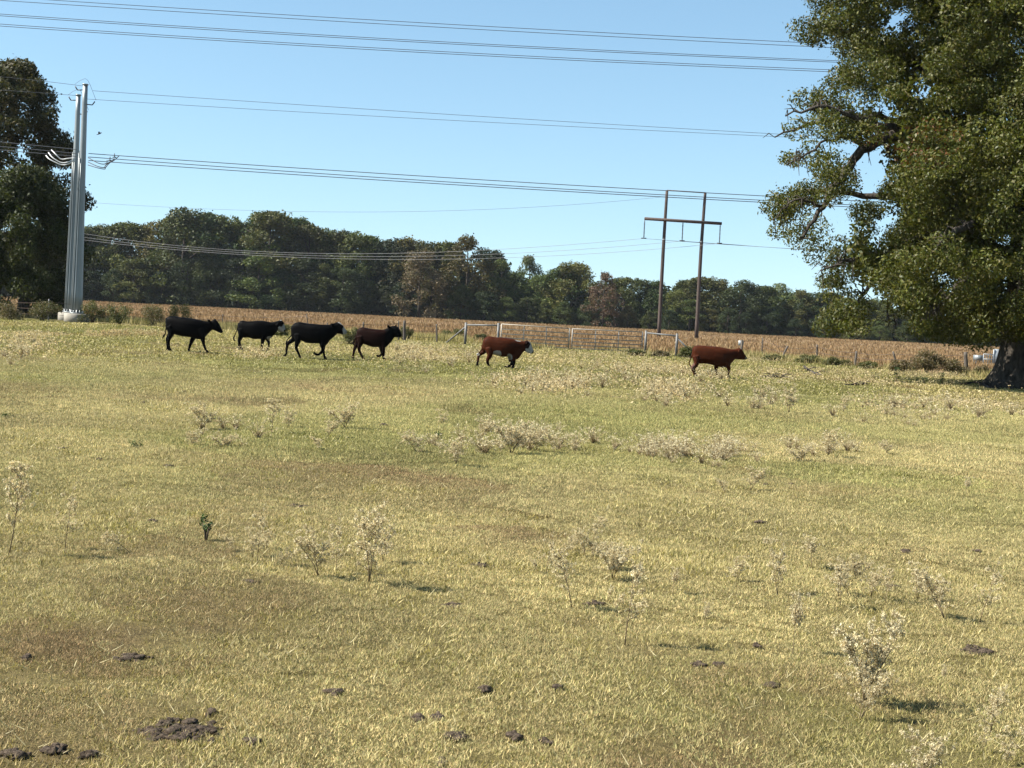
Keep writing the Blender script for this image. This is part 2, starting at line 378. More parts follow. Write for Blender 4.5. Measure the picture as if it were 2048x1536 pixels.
def thatch():                            # dense matted turf close to the camera: one patch repeated with turns, tinted by place
    rng = np.random.default_rng(25); n = 17000
    r = .80 * np.sqrt(rng.random(n)); a = rng.uniform(0, 6.283, n); x, y = r * np.cos(a), r * np.sin(a)
    u = rng.random(n)[:, None]; k = rng.uniform(.4, 1.45, (n, 1))
    col = np.where(u < .28, np.array((1.35, 1.22, 1.15)), np.where(u < .75, np.array((1.0, 1.0, .95)), np.array((.62, .72, .55)))) * k
    cl = vnoise(x * 9, y * 9, 3); h = .4 + .9 * cl
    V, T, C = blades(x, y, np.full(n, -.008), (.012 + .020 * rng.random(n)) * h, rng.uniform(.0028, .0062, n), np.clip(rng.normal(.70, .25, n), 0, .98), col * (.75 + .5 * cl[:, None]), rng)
    def tb(t):
        ai = t.nodes.new('ShaderNodeAttribute'); ai.attribute_type = 'INSTANCER'; ai.attribute_name = 'gcol'
        c = mixcol(t, 1.0, attr(t), ai.outputs['Color'], 'MULTIPLY'); p = princ(t, c, .7, .15)
        tr = t.nodes.new('ShaderNodeBsdfTranslucent'); t.links.new(c, tr.inputs[0]); mx = t.nodes.new('ShaderNodeMixShader'); mx.inputs[0].default_value = .22
        t.links.new(p, mx.inputs[1]); t.links.new(tr.outputs[0], mx.inputs[2]); return mx.outputs[0]
    M['thatch'] = mat('turf_thatch', tb)
    patch = link('turf_patch', mesh_np('turf_patch', V, T, [M['thatch']], C), None, (0, 3.4, 0)); tag(patch, 'low matted turf just in front of the lowest edge of the photo', 'turf', kind='stuff')
    P = []
    yy = 4.6
    while yy < 46:
        st = .62 + max(0, yy - 12) * .012
        for xx in np.arange(-(.375 * yy + .9), .375 * yy + .9, st):
            if yy > 34 and rng.random() < (yy - 34) / 12: continue
            P.append((xx + rng.uniform(-.2, .2), yy + rng.uniform(-.2, .2)))
        yy += st
    P = np.array(P); x, y = P[:, 0], P[:, 1]; m = len(P)
    br, gr = patches(x, y)
    straw = np.array((.465, .395, .198)); green = np.array((.245, .25, .082)); brown = np.array((.25, .172, .095))
    gr = gr * .72; g = straw * (1 - gr[:, None]) + green * gr[:, None]; g = g * (1 - br[:, None]) + brown * br[:, None]; g = g * (.62 + .62 * fbm(x * 1.1, y * .7, 33)[:, None] + .06 * rng.normal(size=(m, 1)))
    me = bpy.data.meshes.new('turf'); me.vertices.add(m); me.vertices.foreach_set('co', np.stack([x, y, gz(x, y) + .03 * (fbm(x * 2.2, y * 2.2, 5) - .5)], 1).astype(np.float32).ravel())
    at_ = me.attributes.new('gcol', 'FLOAT_COLOR', 'POINT'); cc = np.ones((m, 4), np.float32); cc[:, :3] = g; at_.data.foreach_set('color', cc.ravel())
    ra = me.attributes.new('turn', 'FLOAT_VECTOR', 'POINT'); rv = np.zeros((m, 3), np.float32); rv[:, 2] = rng.uniform(0, 6.283, m); ra.data.foreach_set('vector', rv.ravel())
    sa = me.attributes.new('size', 'FLOAT', 'POINT'); sa.data.foreach_set('value', (np.clip(y / 13, .85, 2.4) * rng.uniform(.85, 1.15, m)).astype(np.float32))
    o = link('turf', me); tag(o, 'low matted turf of straw and green blades covering the near pasture', 'turf', kind='stuff')
    ng = bpy.data.node_groups.new('turf_nodes', 'GeometryNodeTree'); ng.interface.new_socket('Geometry', in_out='INPUT', socket_type='NodeSocketGeometry'); ng.interface.new_socket('Geometry', in_out='OUTPUT', socket_type='NodeSocketGeometry')
    gi, go = ng.nodes.new('NodeGroupInput'), ng.nodes.new('NodeGroupOutput'); ip = ng.nodes.new('GeometryNodeInstanceOnPoints'); oi = ng.nodes.new('GeometryNodeObjectInfo'); oi.inputs['Object'].default_value = patch; oi.inputs['As Instance'].default_value = True
    def na(name, typ):
        q = ng.nodes.new('GeometryNodeInputNamedAttribute'); q.data_type = typ; q.inputs['Name'].default_value = name; return q.outputs[0]
    ng.links.new(gi.outputs[0], ip.inputs['Points']); ng.links.new(oi.outputs['Geometry'], ip.inputs['Instance'])
    ng.links.new(na('turn', 'FLOAT_VECTOR'), ip.inputs['Rotation']); ng.links.new(na('size', 'FLOAT'), ip.inputs['Scale']); ng.links.new(ip.outputs[0], go.inputs[0])
    md = o.modifiers.new('turf', 'NODES'); md.node_group = ng
thatch()

def straws():                            # longer bleached stalks lying about
    rng = np.random.default_rng(8); n = 9000; p = .5
    d = (5 ** p + rng.random(n) * (70 ** p - 5 ** p)) ** (1 / p)
    x = rng.uniform(-1, 1, n) * (d * .375 + .5); y = d
    col = np.array((.74, .65, .42))[None] * rng.uniform(.7, 1.05, (n, 1))
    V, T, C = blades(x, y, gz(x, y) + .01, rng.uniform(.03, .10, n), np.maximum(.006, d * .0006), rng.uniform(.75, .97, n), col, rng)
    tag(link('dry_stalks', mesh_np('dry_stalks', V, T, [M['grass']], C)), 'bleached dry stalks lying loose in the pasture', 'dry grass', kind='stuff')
straws()

def fence_grass():                       # tall rank growth along the fence and dry drifts behind the cattle
    rng = np.random.default_rng(9); n = 90000
    x = rng.uniform(-45, 48, n); fy = fence_y(x)
    y = fy + rng.normal(-1.0, 1.6, n)
    pt = fbm(x * .25, y * .25, 71); keep = rng.random(n) < np.clip((pt - .38) * 3.5, .06, 1)
    x, y = x[keep], y[keep]; n = len(x); pt = pt[keep]
    u = rng.random(n)[:, None]
    col = np.where(u < .5, np.array((.52, .43, .22)), np.where(u < .8, np.array((.36, .31, .14)), np.array((.16, .17, .06)))) * rng.uniform(.7, 1.2, (n, 1))
    V, T, C = blades(x, y, 0 * x, rng.uniform(.15, .55, n) * np.clip(pt * 1.8, .4, 1.2), rng.uniform(.02, .05, n), np.clip(rng.normal(.3, .2, n), 0, .8), col, rng)
    tag(link('fence_grass', mesh_np('fence_grass', V, T, [M['grass']], C)), 'tall dry grass growing along the fence line', 'dry grass', kind='stuff')
fence_grass()

def pale_drifts():                       # low dry weeds too far off to count
    rng = np.random.default_rng(19)
    areas = [(840, 712, 110, 22, 5000), (1180, 722, 170, 20, 6000), (1330, 745, 120, 22, 4500), (1620, 752, 220, 12, 5500), (1560, 722, 160, 8, 3000), (1880, 752, 120, 8, 2500),
             (60, 685, 90, 35, 3000), (260, 655, 130, 7, 2500), (1100, 772, 150, 18, 4500), (1350, 790, 90, 16, 2500), (500, 712, 60, 6, 900), (1870, 815, 170, 22, 3500), (1720, 770, 240, 8, 2500), (640, 700, 300, 18, 2500)]
    X = []; Y = []
    for px, py, wx, wy, n in areas:
        a = rng.normal(0, .5, (n, 2))
        pts = np.array([G(px + u * wx, max(py + v * wy, 672))[:2] for u, v in a]); X.append(pts[:, 0]); Y.append(pts[:, 1])
    x = np.concatenate(X); y = np.concatenate(Y)
    k = rng.random(len(x)) < np.clip((fbm(x * .8, y * .5, 83) - .36) * 4, 0, 1); k &= y < fence_y(x)
    x, y = x[k], y[k]; n = len(x)
    col = np.array((.74, .62, .40))[None] * rng.uniform(.55, 1.1, (n, 1)) * np.array((1, 1, 1))[None] * (1 - .12 * rng.random((n, 3)))
    P = np.stack([x, y, gz(x, y) + rng.uniform(.03, .34, n) * np.clip(fbm(x * .6, y * .6, 15) * 1.6, .3, 1)], 1)
    V, T, C = leaves(P, np.full(n, .10), int(n * 1.5), .07, .035, rng, [(.50, .41, .235), (.41, .33, .18), (.32, .25, .14), (.57, .475, .285)], .1, .2, wts=np.ones(n))
    V[:, 2] = np.maximum(V[:, 2], .01)
    tag(link('dry_ground_cover', mesh_np('dry_ground_cover', V, T, [M['weed']], C)), 'pale dry weeds and grass in low drifts across the far pasture', 'dry grass', kind='stuff')
pale_drifts()

def crop_plants():
    rng = np.random.default_rng(13); n = 170000
    t = rng.random(n); y = 1 / (1 / 86 + t * (1 / 436 - 1 / 86))
    y = np.where(rng.random(n) < .25, rng.uniform(300, 436, n), y)
    x = rng.uniform(-1, 1, n) * (y * .38 + 6)
    k = y > fence_y(x) + 2.0 + .8 * np.sin(x * .5); x, y = x[k], y[k]; n = len(x)
    pt = fbm(x * .06, y * .02, 91)[:, None]; u = rng.random((n, 1))
    col = np.array((.37, .225, .115)) * (1 - pt) + np.array((.52, .365, .205)) * pt
    col = np.where(u < .2, np.array((.58, .44, .26)), col); col = np.where(u > .9, np.array((.20, .13, .07)), col)
    V, T, C = blades(x, y, 0 * x, rng.uniform(.12, .42, n) * (.7 + .6 * fbm(x * .15, y * .05, 44)), .05 + y * .0005 * rng.uniform(.6, 1.3, n), np.clip(rng.normal(.2, .15, n), 0, .6), col * rng.uniform(.75, 1.15, (n, 1)), rng)
    tag(link('crop_plants', mesh_np('crop_plants', V, T, [M['field']], C)), 'ripe reddish tan crop plants standing in the far field', 'crop', kind='stuff')
crop_plants()

# ------------------------------------------------------------------ leaf clouds
def crown_lobes(rng, h, r, base, k, top_pow=.8, small=.30):
    """lobes spread over a rounded crown from base to h with radius r"""
    C = []; Rr = []
    for i in range(k):
        t = rng.random() ** .85
        z = base + (h - base) * t
        prof = math.sin(math.pi * min(1, max(0, .12 + .80 * t)) ** top_pow)
        rr = r * max(.18, prof) * math.sqrt(rng.uniform(.25, 1)); a = rng.uniform(0, 2 * math.pi)
        q = r * small * rng.uniform(.65, 1.25)
        C.append((rr * math.cos(a), rr * math.sin(a), min(z, h - q * .7))); Rr.append((q, q, q * rng.uniform(.7, 1.0)))
    return np.array(C), np.array(Rr)

PAL_GREEN = [(.060, .078, .022), (.075, .088, .026), (.048, .068, .024), (.095, .098, .030)]
PAL_DARK = [(.034, .050, .020), (.045, .060, .022), (.028, .042, .020)]
PAL_BROWN = [(.13, .084, .064), (.10, .066, .05), (.085, .07, .042), (.15, .10, .076)]
PAL_PALE = [(.12, .135, .075), (.14, .15, .09), (.10, .12, .06)]
PAL_OLIVE = [(.10, .10, .028), (.115, .105, .03), (.085, .085, .026), (.13, .11, .04)]

def tree_protos():
    P = {}
    for kind, pal, cnt, kw in (('green', PAL_GREEN, 5, {}), ('dark', PAL_DARK, 3, {}), ('brown', PAL_BROWN, 2, {}), ('pale', PAL_PALE, 2, {}), ('olive', PAL_OLIVE, 2, {})):
        P[kind] = []
        for i in range(cnt):
            rng = np.random.default_rng(100 + len(kind) * 10 + i)
            C, Rr = crown_lobes(rng, 1.0, .34, .02, 64 if kind != 'pale' else 36, .72, .26)
            n = 9000 if kind in ('green', 'dark') else 6500
            V, Q, c = leaves(C, Rr, n, .027, .018, rng, pal, .45, .4)
            cm = mesh_np('crown', V, Q, [M['fleaf']], c)
            b = MB(); b.tube([(0, 0, -.01), (.005, .004, .2), (-.006, .01, .5), (.004, 0, .85)], [.022, .017, .012, .004], 6)
            for q in range(5):
                a = q * 1.3 + i; z0 = .25 + .1 * q
                b.tube([(0, 0, z0), (.1 * math.cos(a), .1 * math.sin(a), z0 + .1), (.22 * math.cos(a), .22 * math.sin(a), z0 + .18)], [.010, .007, .002], 4)
            P[kind].append((cm, b.mesh('trunk', [M['bark']])))
    return P
PROTO = tree_protos()
def put_tree(name, loc, h, wscale, kind, i, label, cat='tree', group=None, rz=0.0):
    e = empty(name, loc); tag(e, label, cat, group)
    cm, tm = PROTO[kind][i % len(PROTO[kind])]
    for nm, d in (('crown', cm), ('trunk', tm)):
        o = link(nm, d, e); o.scale = (h * wscale, h * wscale, h); o.rotation_euler = (0, 0, rz)
    return e

# wood edge: height profile read along the photo
PROF = [(-400, 470), (0, 460), (185, 447), (270, 450), (320, 440), (365, 420), (430, 424), (480, 440), (530, 426), (590, 440), (640, 450), (700, 462), (745, 470), (800, 478), (890, 480), (930, 474), (985, 495), (1012, 540), (1055, 535), (1095, 545), (1130, 523), (1185, 533), (1230, 551), (1280, 555), (1330, 565), (1400, 555), (1440, 556), (1480, 556), (1525, 573), (1555, 568), (1620, 578), (1700, 590), (1900, 602), (2100, 606), (2500, 620)]
def prof(px): return float(np.interp(px, [p[0] for p in PROF], [p[1] for p in PROF]))
def hor(px): return 632 + (px - 1024) * math.tan(ROLL)
def wood():
    rng = random.Random(3)
    px = -160; i = 0
    MARK = [(190, 'behind the steel poles'), (330, 'just right of the steel poles'), (455, 'above the leftmost black cow'), (575, 'above the second black cow'), (695, 'above the third black cow'), (810, 'above the dark brown cow'), (930, 'left of the left pipe brace'), (1000, 'above the left pipe brace'),
            (1140, 'above the pale gate'), (1290, 'above the grey gate'), (1410, 'around the wooden poles'), (1510, 'above the reddish cow'), (1640, 'left of the oak'), (1800, 'under the left side of the oak'), (1930, 'behind the oak leaves'), (9999, 'behind the oak trunk')]
    ORD = ['first', 'second', 'third', 'fourth', 'fifth', 'sixth', 'seventh', 'eighth', 'ninth', 'tenth', 'eleventh', 'twelfth', 'thirteenth', 'fourteenth', 'fifteenth', 'sixteenth']; cnt = {}
    def lab(p, kind):
        m = next(t for x, t in MARK if p < x); k = cnt.get((kind, m), 0); cnt[(kind, m)] = k + 1
        return f'{ORD[k]} {kind} from the left in the woods {m}'
    special = [(838, 497, 'brown', 'tall tree with brown withered leaves in the middle of the woods', 0, 1.15), (930, 473, 'olive', 'tallest green tree just right of the brown-leaved tree', 1, 1.1),
               (1055, 512, 'pale', 'pale hazy tree rising behind the woods, right of the tall green one', 0, .9), (1478, 560, 'dark', 'dark rounded tree in the woods right of the wooden poles', 1, 1.35),
               (1552, 566, 'pale', 'pale wispy tree right of the dark rounded tree', 1, 1.2), (1205, 545, 'brown', 'thin brownish tree left of the wooden poles', 1, .95), (1352, 578, 'olive', 'olive tree seen between the two wooden poles', 0, 1.1),
               (1140, 522, 'olive', 'broad yellowish green tree left of the brownish thin tree', 0, 1.25), (365, 419, 'green', 'tallest rounded tree of the woods behind the leftmost black cow', 2, 1.15), (535, 425, 'green', 'high domed tree of the woods behind the second black cow', 3, 1.2)]
    for p, y, kind, l, k, ws in special:
        D = 418 if kind == 'brown' else 428 if kind != 'pale' else 470
        h = at(p, y, D).z; b = at(p, hor(p), D)
        put_tree('forest_tree', (b.x, D, 0), h, ws * 1.05, kind, k, l, rz=rng.uniform(0, 6))
    while px < 2220:
        y = prof(px) + rng.uniform(-3, 7); D = 432 + rng.uniform(0, 9)
        h = at(px, y, D).z
        kind = rng.choice(['green', 'green', 'green', 'dark', 'olive', 'green'])
        if 1200 < px: kind = rng.choice(['green', 'dark', 'olive', 'green', 'dark', 'green'])
        if not any(abs(px - s[0]) < 16 for s in special):
            put_tree('forest_tree', (at(px, 600, D).x, D, 0), h, rng.uniform(.95, 1.25) * (1 if h > 20 else 1.25), kind, i, lab(px, 'tall tree'), group='tall trees of the far woods', rz=rng.uniform(0, 6.2))
        i += 1; px += rng.uniform(26, 38)
    px = -150                            # lower trees at the foot of the wood
    while px < 2220:
        y = prof(px); hmax = at(px, y, 424).z; h = hmax * rng.uniform(.38, .62); D = 421 + rng.uniform(0, 5)
        kind = rng.choice(['dark', 'green', 'dark', 'green', 'dark', 'olive', 'green'] if px > 780 else ['dark', 'green', 'dark'])
        put_tree('forest_tree', (at(px, 600, D).x, D, -.2), h, rng.uniform(1.2, 1.7), kind, i, lab(px, 'low tree'), group='low trees at the wood edge', rz=rng.uniform(0, 6.2))
        i += 1; px += rng.uniform(34, 60)
    # the deep wood behind: one mass
    rg = np.random.default_rng(31); C = []; Rr = []
    for k in range(800):
        p = rg.uniform(-330, 2450); D = rg.uniform(440, 475); top = at(p, prof(p) + 8, D).z
        z = rg.uniform(.5, max(2, top - 3.2)) if k < 560 else rg.uniform(.5, 4); C.append((at(p, 600, D).x, D, z)); Rr.append((4.5, 4, 3.5))
    V, Q, c = leaves(C, Rr, 95000, 1.5, 1.1, rg, PAL_DARK + PAL_GREEN[:2], .4, .5)
    tag(link('deep_woods', mesh_np('deep_woods', V, Q, [M['tleaf']], c)), 'dense dark foliage deeper inside the far woods', 'woods', kind='stuff')
wood()

# ------------------------------------------------------------------ the big oak on the right
def smooth_path(pts, rads, m=5):
    P = np.array([tuple(p) for p in pts]); r = np.array(rads, float); n = len(P)
    t = np.arange(n); tt = np.linspace(0, n - 1, (n - 1) * m + 1)
    Pe = np.vstack([2 * P[0] - P[1], P, 2 * P[-1] - P[-2]]); o = []
    for q in tt:
        i = min(int(q), n - 2); f = q - i; a, b, c, d = Pe[i], Pe[i + 1], Pe[i + 2], Pe[i + 3]
        o.append(.5 * ((2 * b) + (-a + c) * f + (2 * a - 5 * b + 4 * c - d) * f * f + (-a + 3 * b - 3 * c + d) * f ** 3))
    return np.array(o), np.interp(tt, t, r)

def big_oak():
    rng = np.random.default_rng(77)
    base = G(2040, 776); Y0 = base.y; Xt = base.x
    W_ = lambda x, y, d=0: np.array(tuple(at(x, y, Y0 + d)))
    root = empty('oak_tree', (Xt, Y0, 0))
    tag(root, 'large spreading oak with a thick dark trunk and low hanging leaves', 'tree')
    B = np.array((Xt, Y0, 0.))
    # trunk with root flare
    zs = [-.15, .12, .35, .7, 1.1, 1.7, 2.5, 3.5, 5, 7, 9, 11.5, 14, 17]; rs = [1.62, 1.42, 1.24, 1.08, .98, .92, .88, .85, .82, .72, .6, .46, .32, .15]
    k = 40; V = []
    for z, r in zip(zs, rs):
        for j in range(k):
            a = j / k * 2 * math.pi
            fl = max(0, 1 - z / 1.6)
            rr = r * (1 + .13 * fl * math.sin(5 * a + 1) + .05 * math.sin(9 * a + z * .7) + .025 * math.sin(17 * a - z) + .03 * rng.normal())
            V.append((rr * math.cos(a) + .12 * math.sin(z * .5), rr * math.sin(a) + .1 * math.sin(z * .4 + 1), z))
    Q = [(i * k + j, i * k + (j + 1) % k, (i + 1) * k + (j + 1) % k, (i + 1) * k + j) for i in range(len(zs) - 1) for j in range(k)]
    link('trunk', mesh_np('trunk', V, np.array(Q), [M['bark']], smooth=True), root)
    limbs = [
        [(2046, 440, 0, .30), (2014, 414, -2.5, .24), (1965, 436, -4.5, .18), (1910, 466, -6, .12), (1860, 505, -7, .05)],
        [(2047, 560, 0, .42), (1960, 484, 1, .34), (1883, 490, 2, .28), (1828, 509, 2.5, .22), (1787, 526, 2.6, .19), (1760, 550, 2.8, .13), (1735, 577, 3, .09), (1717, 600, 3, .05), (1700, 640, 3, .02)],
        [(1925, 482, 1.4, .24), (1860, 470, 0, .2), (1815, 484, -.6, .15), (1770, 505, -1, .11), (1700, 520, -1.6, .07), (1640, 545, -2, .03)],
        [(2056, 400, 0, .42), (1940, 305, -1, .34), (1822, 267, -1.5, .25), (1737, 294, -1.6, .2), (1690, 345, -1.6, .16), (1645, 413, -1.6, .11), (1600, 480, -1.5, .05)],
        [(2062, 320, 0, .38), (1950, 210, 1, .3), (1850, 140, 1.5, .22), (1750, 95, 1.5, .15), (1680, 60, 1.5, .1), (1615, 45, 1.5, .03)],
        [(2052, 500, -.4, .24), (1995, 505, -3, .16), (1940, 550, -4.5, .10), (1880, 610, -5, .04), (1850, 640, -5.2, .02)],
        [(2060, 370, .5, .34), (1930, 270, 4, .25), (1780, 240, 5, .16), (1650, 240, 5, .09), (1550, 275, 5, .03)],
        [(1822, 267, -1.5, .16), (1730, 240, -2.5, .11), (1640, 215, -3, .07), (1575, 230, -3, .03)],
        [(2055, 470, .5, .32), (1900, 405, 3, .22), (1750, 395, 4.5, .14), (1640, 380, 5, .08), (1540, 395, 5, .03)],
        [(2064, 280, 0, .34), (2010, 120, -2, .26), (1960, -20, -3, .18), (1920, -160, -3, .07)],
        [(1737, 294, -1.6, .09), (1680, 275, -1.8, .06), (1620, 305, -2, .04), (1570, 330, -2, .02)],
        [(1645, 413, -1.6, .07), (1590, 400, -2, .04), (1545, 440, -2, .02)],
        [(1787, 526, 2.6, .08), (1790, 570, 3, .05), (1775, 610, 3, .04), (1782, 650, 3, .02)],
    ]
    def mir(l): return [(2 * 2040 - x + 8, y, -d, r) for x, y, d, r in l]
    for li, l in enumerate(limbs + [mir(limbs[i]) for i in (1, 3, 4, 6, 8)]):
        P, r = smooth_path([W_(x, y, d) for x, y, d, _ in l], [q[3] for q in l], 5)
        P = P + rng.normal(0, .05, P.shape) * (np.linspace(0, 1, len(P))[:, None] > .05)
        b = MB(); b.tube(P - B, r, 8)
        # side twigs
        n = len(P)
        for q in range(int(n * 1.1)):
            i = int(rng.integers(n // 3, n)); d = rand_unit(rng, 1)[0] * np.array((1, 1, .7)); L = rng.uniform(.3, .8)
            p0 = P[i] - B; m = p0 + d * L * .5 + np.array((0, 0, .15)); e = p0 + d * L + np.array((0, 0, rng.uniform(-.5, .2)))
            b.tube([p0, m, e], [min(r[i] * .5, .05), .025, .008], 4, cap=False)
        b.build('limb', M['bark'], root, True)
    # foliage
    SIL = [(1800, -330), (1690, -200), (1630, -80), (1597, 20), (1592, 75), (1650, 108), (1635, 150), (1580, 195), (1540, 250), (1526, 320), (1521, 400), (1523, 470), (1548, 520), (1592, 560), (1614, 600), (1624, 650), (1660, 684), (1740, 696)]
    S = [W_(x - 14, y) for x, y in SIL]; sz = np.array([s[2] for s in S])[::-1]; sr = np.array([Xt - s[0] for s in S])[::-1]
    HOLES = [(1735, 322, 34, 30), (1692, 300, 26, 16), (1725, 385, 26, 24), (1665, 425, 22, 20), (1600, 345, 46, 14), (1680, 455, 30, 16), (1728, 582, 22, 22), (1790, 38, 16, 16), (1752, 225, 18, 12), (1620, 540, 34, 20), (1850, 190, 12, 10), (1650, 108, 40, 16), (1760, 625, 34, 40), (1785, 670, 40, 40), (2030, 110, 12, 14), (1775, 450, 26, 14), (1890, 560, 26, 12), (1950, 720, 260, 22), (1560, 500, 16, 20)]
    def proj(p):
        v = Vector(p) - Vector((0, 0, H)); z = v.dot(fw); return 1024 + F * v.dot(RT) / z, 768 - F * v.dot(UP) / z
    C = []; Rr = []; right = []
    tries = 0
    while len(C) < 860 and tries < 30000:
        tries += 1
        z = rng.uniform(2.0, 22.0); a = rng.uniform(math.pi * .5, math.pi * 1.5)
        Rm = np.interp(z, sz, sr); q = rng.uniform(.45, .95)
        rr = (Rm - q * .75) * math.sqrt(rng.uniform(.1, 1)); p = np.array((Xt + rr * math.cos(a), Y0 + rr * .88 * math.sin(a), z))
        rc = math.hypot(p[0] - Xt, p[1] - Y0)
        if z < 4.2 and rc < 2.3: continue
        x, y = proj(p)
        if any(((x - hx) / (hw + 14)) ** 2 + ((y - hy) / (hh + 12)) ** 2 < 1 for hx, hy, hw, hh in HOLES): continue
        if vnoise(np.array([p[0] * .55]), np.array([p[2] * .75 + p[1] * .31]), 5)[0] < .36: continue
        if rc < Rm * .3 and z > 6 and rng.random() < .4: continue
        C.append(p - B); Rr.append((q, q, q * rng.uniform(.6, .85)))
    C = np.array(C); Rr = np.array(Rr)
    pal = [(.118, .118, .030), (.135, .125, .034), (.095, .10, .028), (.150, .135, .045), (.085, .095, .03), (.16, .125, .06)]
    V, Q, c = leaves(C, Rr, 345000, .145, .070, rng, pal, .5, .5, droop=.25)
    ci = []; 
    for _ in range(330):
        z = rng.uniform(3.2, 20); a = rng.uniform(math.pi * .5, math.pi * 1.5); Rm = np.interp(z, sz, sr) * .72; rr = Rm * math.sqrt(rng.random()); p = np.array((Xt + rr * math.cos(a), Y0 + rr * .8 * math.sin(a), z)); x, y = proj(p)
        if any(((x - hx) / (hw + 22)) ** 2 + ((y - hy) / (hh + 20)) ** 2 < 1 for hx, hy, hw, hh in HOLES) or (z < 5 and rr < 2.5): continue
        ci.append(p - B)
    V2, Q2, c2 = leaves(ci, np.full(len(ci), .8), 60000, .24, .13, rng, pal, .1, .3, droop=.2)
    Q = np.concatenate([Q, Q2 + len(V)]); V = np.concatenate([V, V2]); c = np.concatenate([c, c2])
    # a few withered reddish sprays
    red = (np.abs(V[:, 0] + Xt - W_(1750, 300)[0]) < 1.3) & (np.abs(V[:, 2] - W_(1750, 320)[2]) < 1.0) & (np.repeat(rng.random(len(Q)), 4) < .2)
    c[red] = c[red] * np.array((1.1, .45, .5))
    link('crown', mesh_np('crown', V, Q, [M['oakleaf']], c), root)
    # far side of the crown, beyond the right edge of the photo
    C = []; Rr = []
    for i in range(260):
        z = rng.uniform(2.5, 22); a = rng.uniform(-math.pi / 2, math.pi / 2); Rm = np.interp(z, sz, sr); rr = (Rm - 1) * math.sqrt(rng.uniform(.1, 1))
        C.append((rr * math.cos(a) + .3, rr * .88 * math.sin(a), z)); Rr.append((1.3, 1.3, .95))
    V, Q, c = leaves(C, Rr, 80000, .22, .12, rng, pal, .3, .4)
    o = link('crown', mesh_np('crown_right', V, Q, [M['oakleaf']], c), root)
big_oak()

# ------------------------------------------------------------------ trees at the left edge
def left_tree(name, px, py, top, rad_px, base_frac, k, n, L, W, pal, label, seed, small=.26, tp=.8):
    rng = np.random.default_rng(seed); b0 = G(px, py); d = b0.y
    h = at(px, top, d).z; r = rad_px / F * d
    root = empty(name, (b0.x, b0.y, 0)); tag(root, label, 'tree')
    C, Rr = crown_lobes(rng, h, r, h * base_frac, k, tp, small)
    V, Q, c = leaves(C, Rr, n, L, W, rng, pal, .35, .4)
    link('crown', mesh_np('crown', V, Q, [M['tleaf']], c), root)
    b = MB(); P, rr = smooth_path([(0, 0, -.1), (.1, .1, h * .2), (-.15, 0, h * .5), (.1, 0, h * .9)], [.5, .38, .25, .05], 4); b.tube(P, rr, 10); b.build('trunk', M['bark'], root, True)
    for q in range(9):
        j = int(rng.integers(0, len(C))); e = C[j]; s = np.array((0, 0, max(h * .15, e[2] * .55)))
        P, rr = smooth_path([s, (s + e) / 2 + np.array((0, 0, .5)), e], [.18, .1, .03], 4)
        b = MB(); b.tube(P, rr, 6); b.build('limb', M['bark'], root, True)
left_tree('oak_tree', -12, 626, 116, 170, .10, 190, 90000, .26, .155, [(.062, .062, .026), (.08, .07, .036), (.048, .05, .024), (.09, .075, .042), (.035, .045, .02)], 'tall oak with brownish green leaves at the left edge', 41, .155)
left_tree('broadleaf_tree', 44, 634, 335, 112, .02, 110, 55000, .24, .14, [(.045, .055, .017), (.036, .048, .016), (.055, .06, .02), (.03, .04, .016)], 'dark dense tree in front of the tall oak, behind the steel poles', 42, .28)

# ------------------------------------------------------------------ bushes along the fence
def bush(px, py, wpx, hpx, pal, label, seed, dens=1.0, name='bush', group=None, thin=False):
    rng = np.random.default_rng(seed); b0 = G(px, py); s = b0.y / F
    w_, h = wpx * s / 2, hpx * s
    root = empty(name, tuple(b0)); tag(root, label, 'bush', group)
    k = 16; C = []; Rr = []
    for i in range(k):
        a = rng.uniform(0, 6.28); r = math.sqrt(rng.random()) * .72; z = rng.uniform(.12, .82) * (1 - .35 * r)
        C.append((math.cos(a) * r * w_, math.sin(a) * r * w_ * .6, z * h)); Rr.append((w_ * .34, w_ * .26, h * .22))
    V, Q, c = leaves(C, Rr, int(2600 * dens), .09, .05, rng, pal, .2, .35)
    V[:, 2] = np.maximum(V[:, 2], .02)
    link('foliage', mesh_np('foliage', V, Q, [M['bush']], c), root)
    b = MB()
    for i in range(14):
        a = rng.uniform(0, 6.28); e = C[int(rng.integers(0, k))]
        b.tube([(math.cos(a) * .1, math.sin(a) * .1, -.03), (e[0] * .5, e[1] * .5, e[2] * .6), (e[0] * 1.15, e[1] * 1.1, e[2] * 1.15)], [.022, .015, .006], 4)
    b.build('stems', M['twig'], root)
GRB = [(.10, .115, .035), (.13, .13, .04), (.075, .085, .03), (.17, .15, .07)]
BRB = [(.19, .14, .085), (.15, .105, .065), (.12, .11, .05), (.24, .19, .12)]
bush(184, 646, 62, 52, GRB, 'green bush just right of the concrete pole footing', 1)
bush(240, 649, 66, 56, GRB, 'round green bush second to the right of the steel poles', 2)
bush(305, 652, 72, 56, GRB + BRB, 'olive bush third to the right of the steel poles', 3)
bush(362, 654, 60, 54, GRB, 'green bush behind the leftmost black cow', 4)
bush(20, 640, 70, 48, BRB, 'brown dry brush at the left edge below the dark tree', 5)
bush(85, 642, 80, 48, BRB + GRB, 'brownish thicket left of the concrete pole footing', 6)
bush(708, 690, 50, 40, GRB + [(.3, .26, .12)], 'green weedy bush between the third black cow and the dark brown cow', 7)
bush(812, 680, 30, 34, GRB, 'vine covered clump right of the dark brown cow', 8)
bush(560, 672, 44, 30, GRB, 'green weeds behind the second black cow', 9)
bush(908, 678, 70, 24, GRB, 'low green bush at the foot of the left pipe brace', 10)
bush(960, 684, 46, 18, GRB, 'low green growth left of the pale gate', 11)
bush(1268, 712, 42, 16, GRB, 'low dark bush at the right foot of the gates', 12)
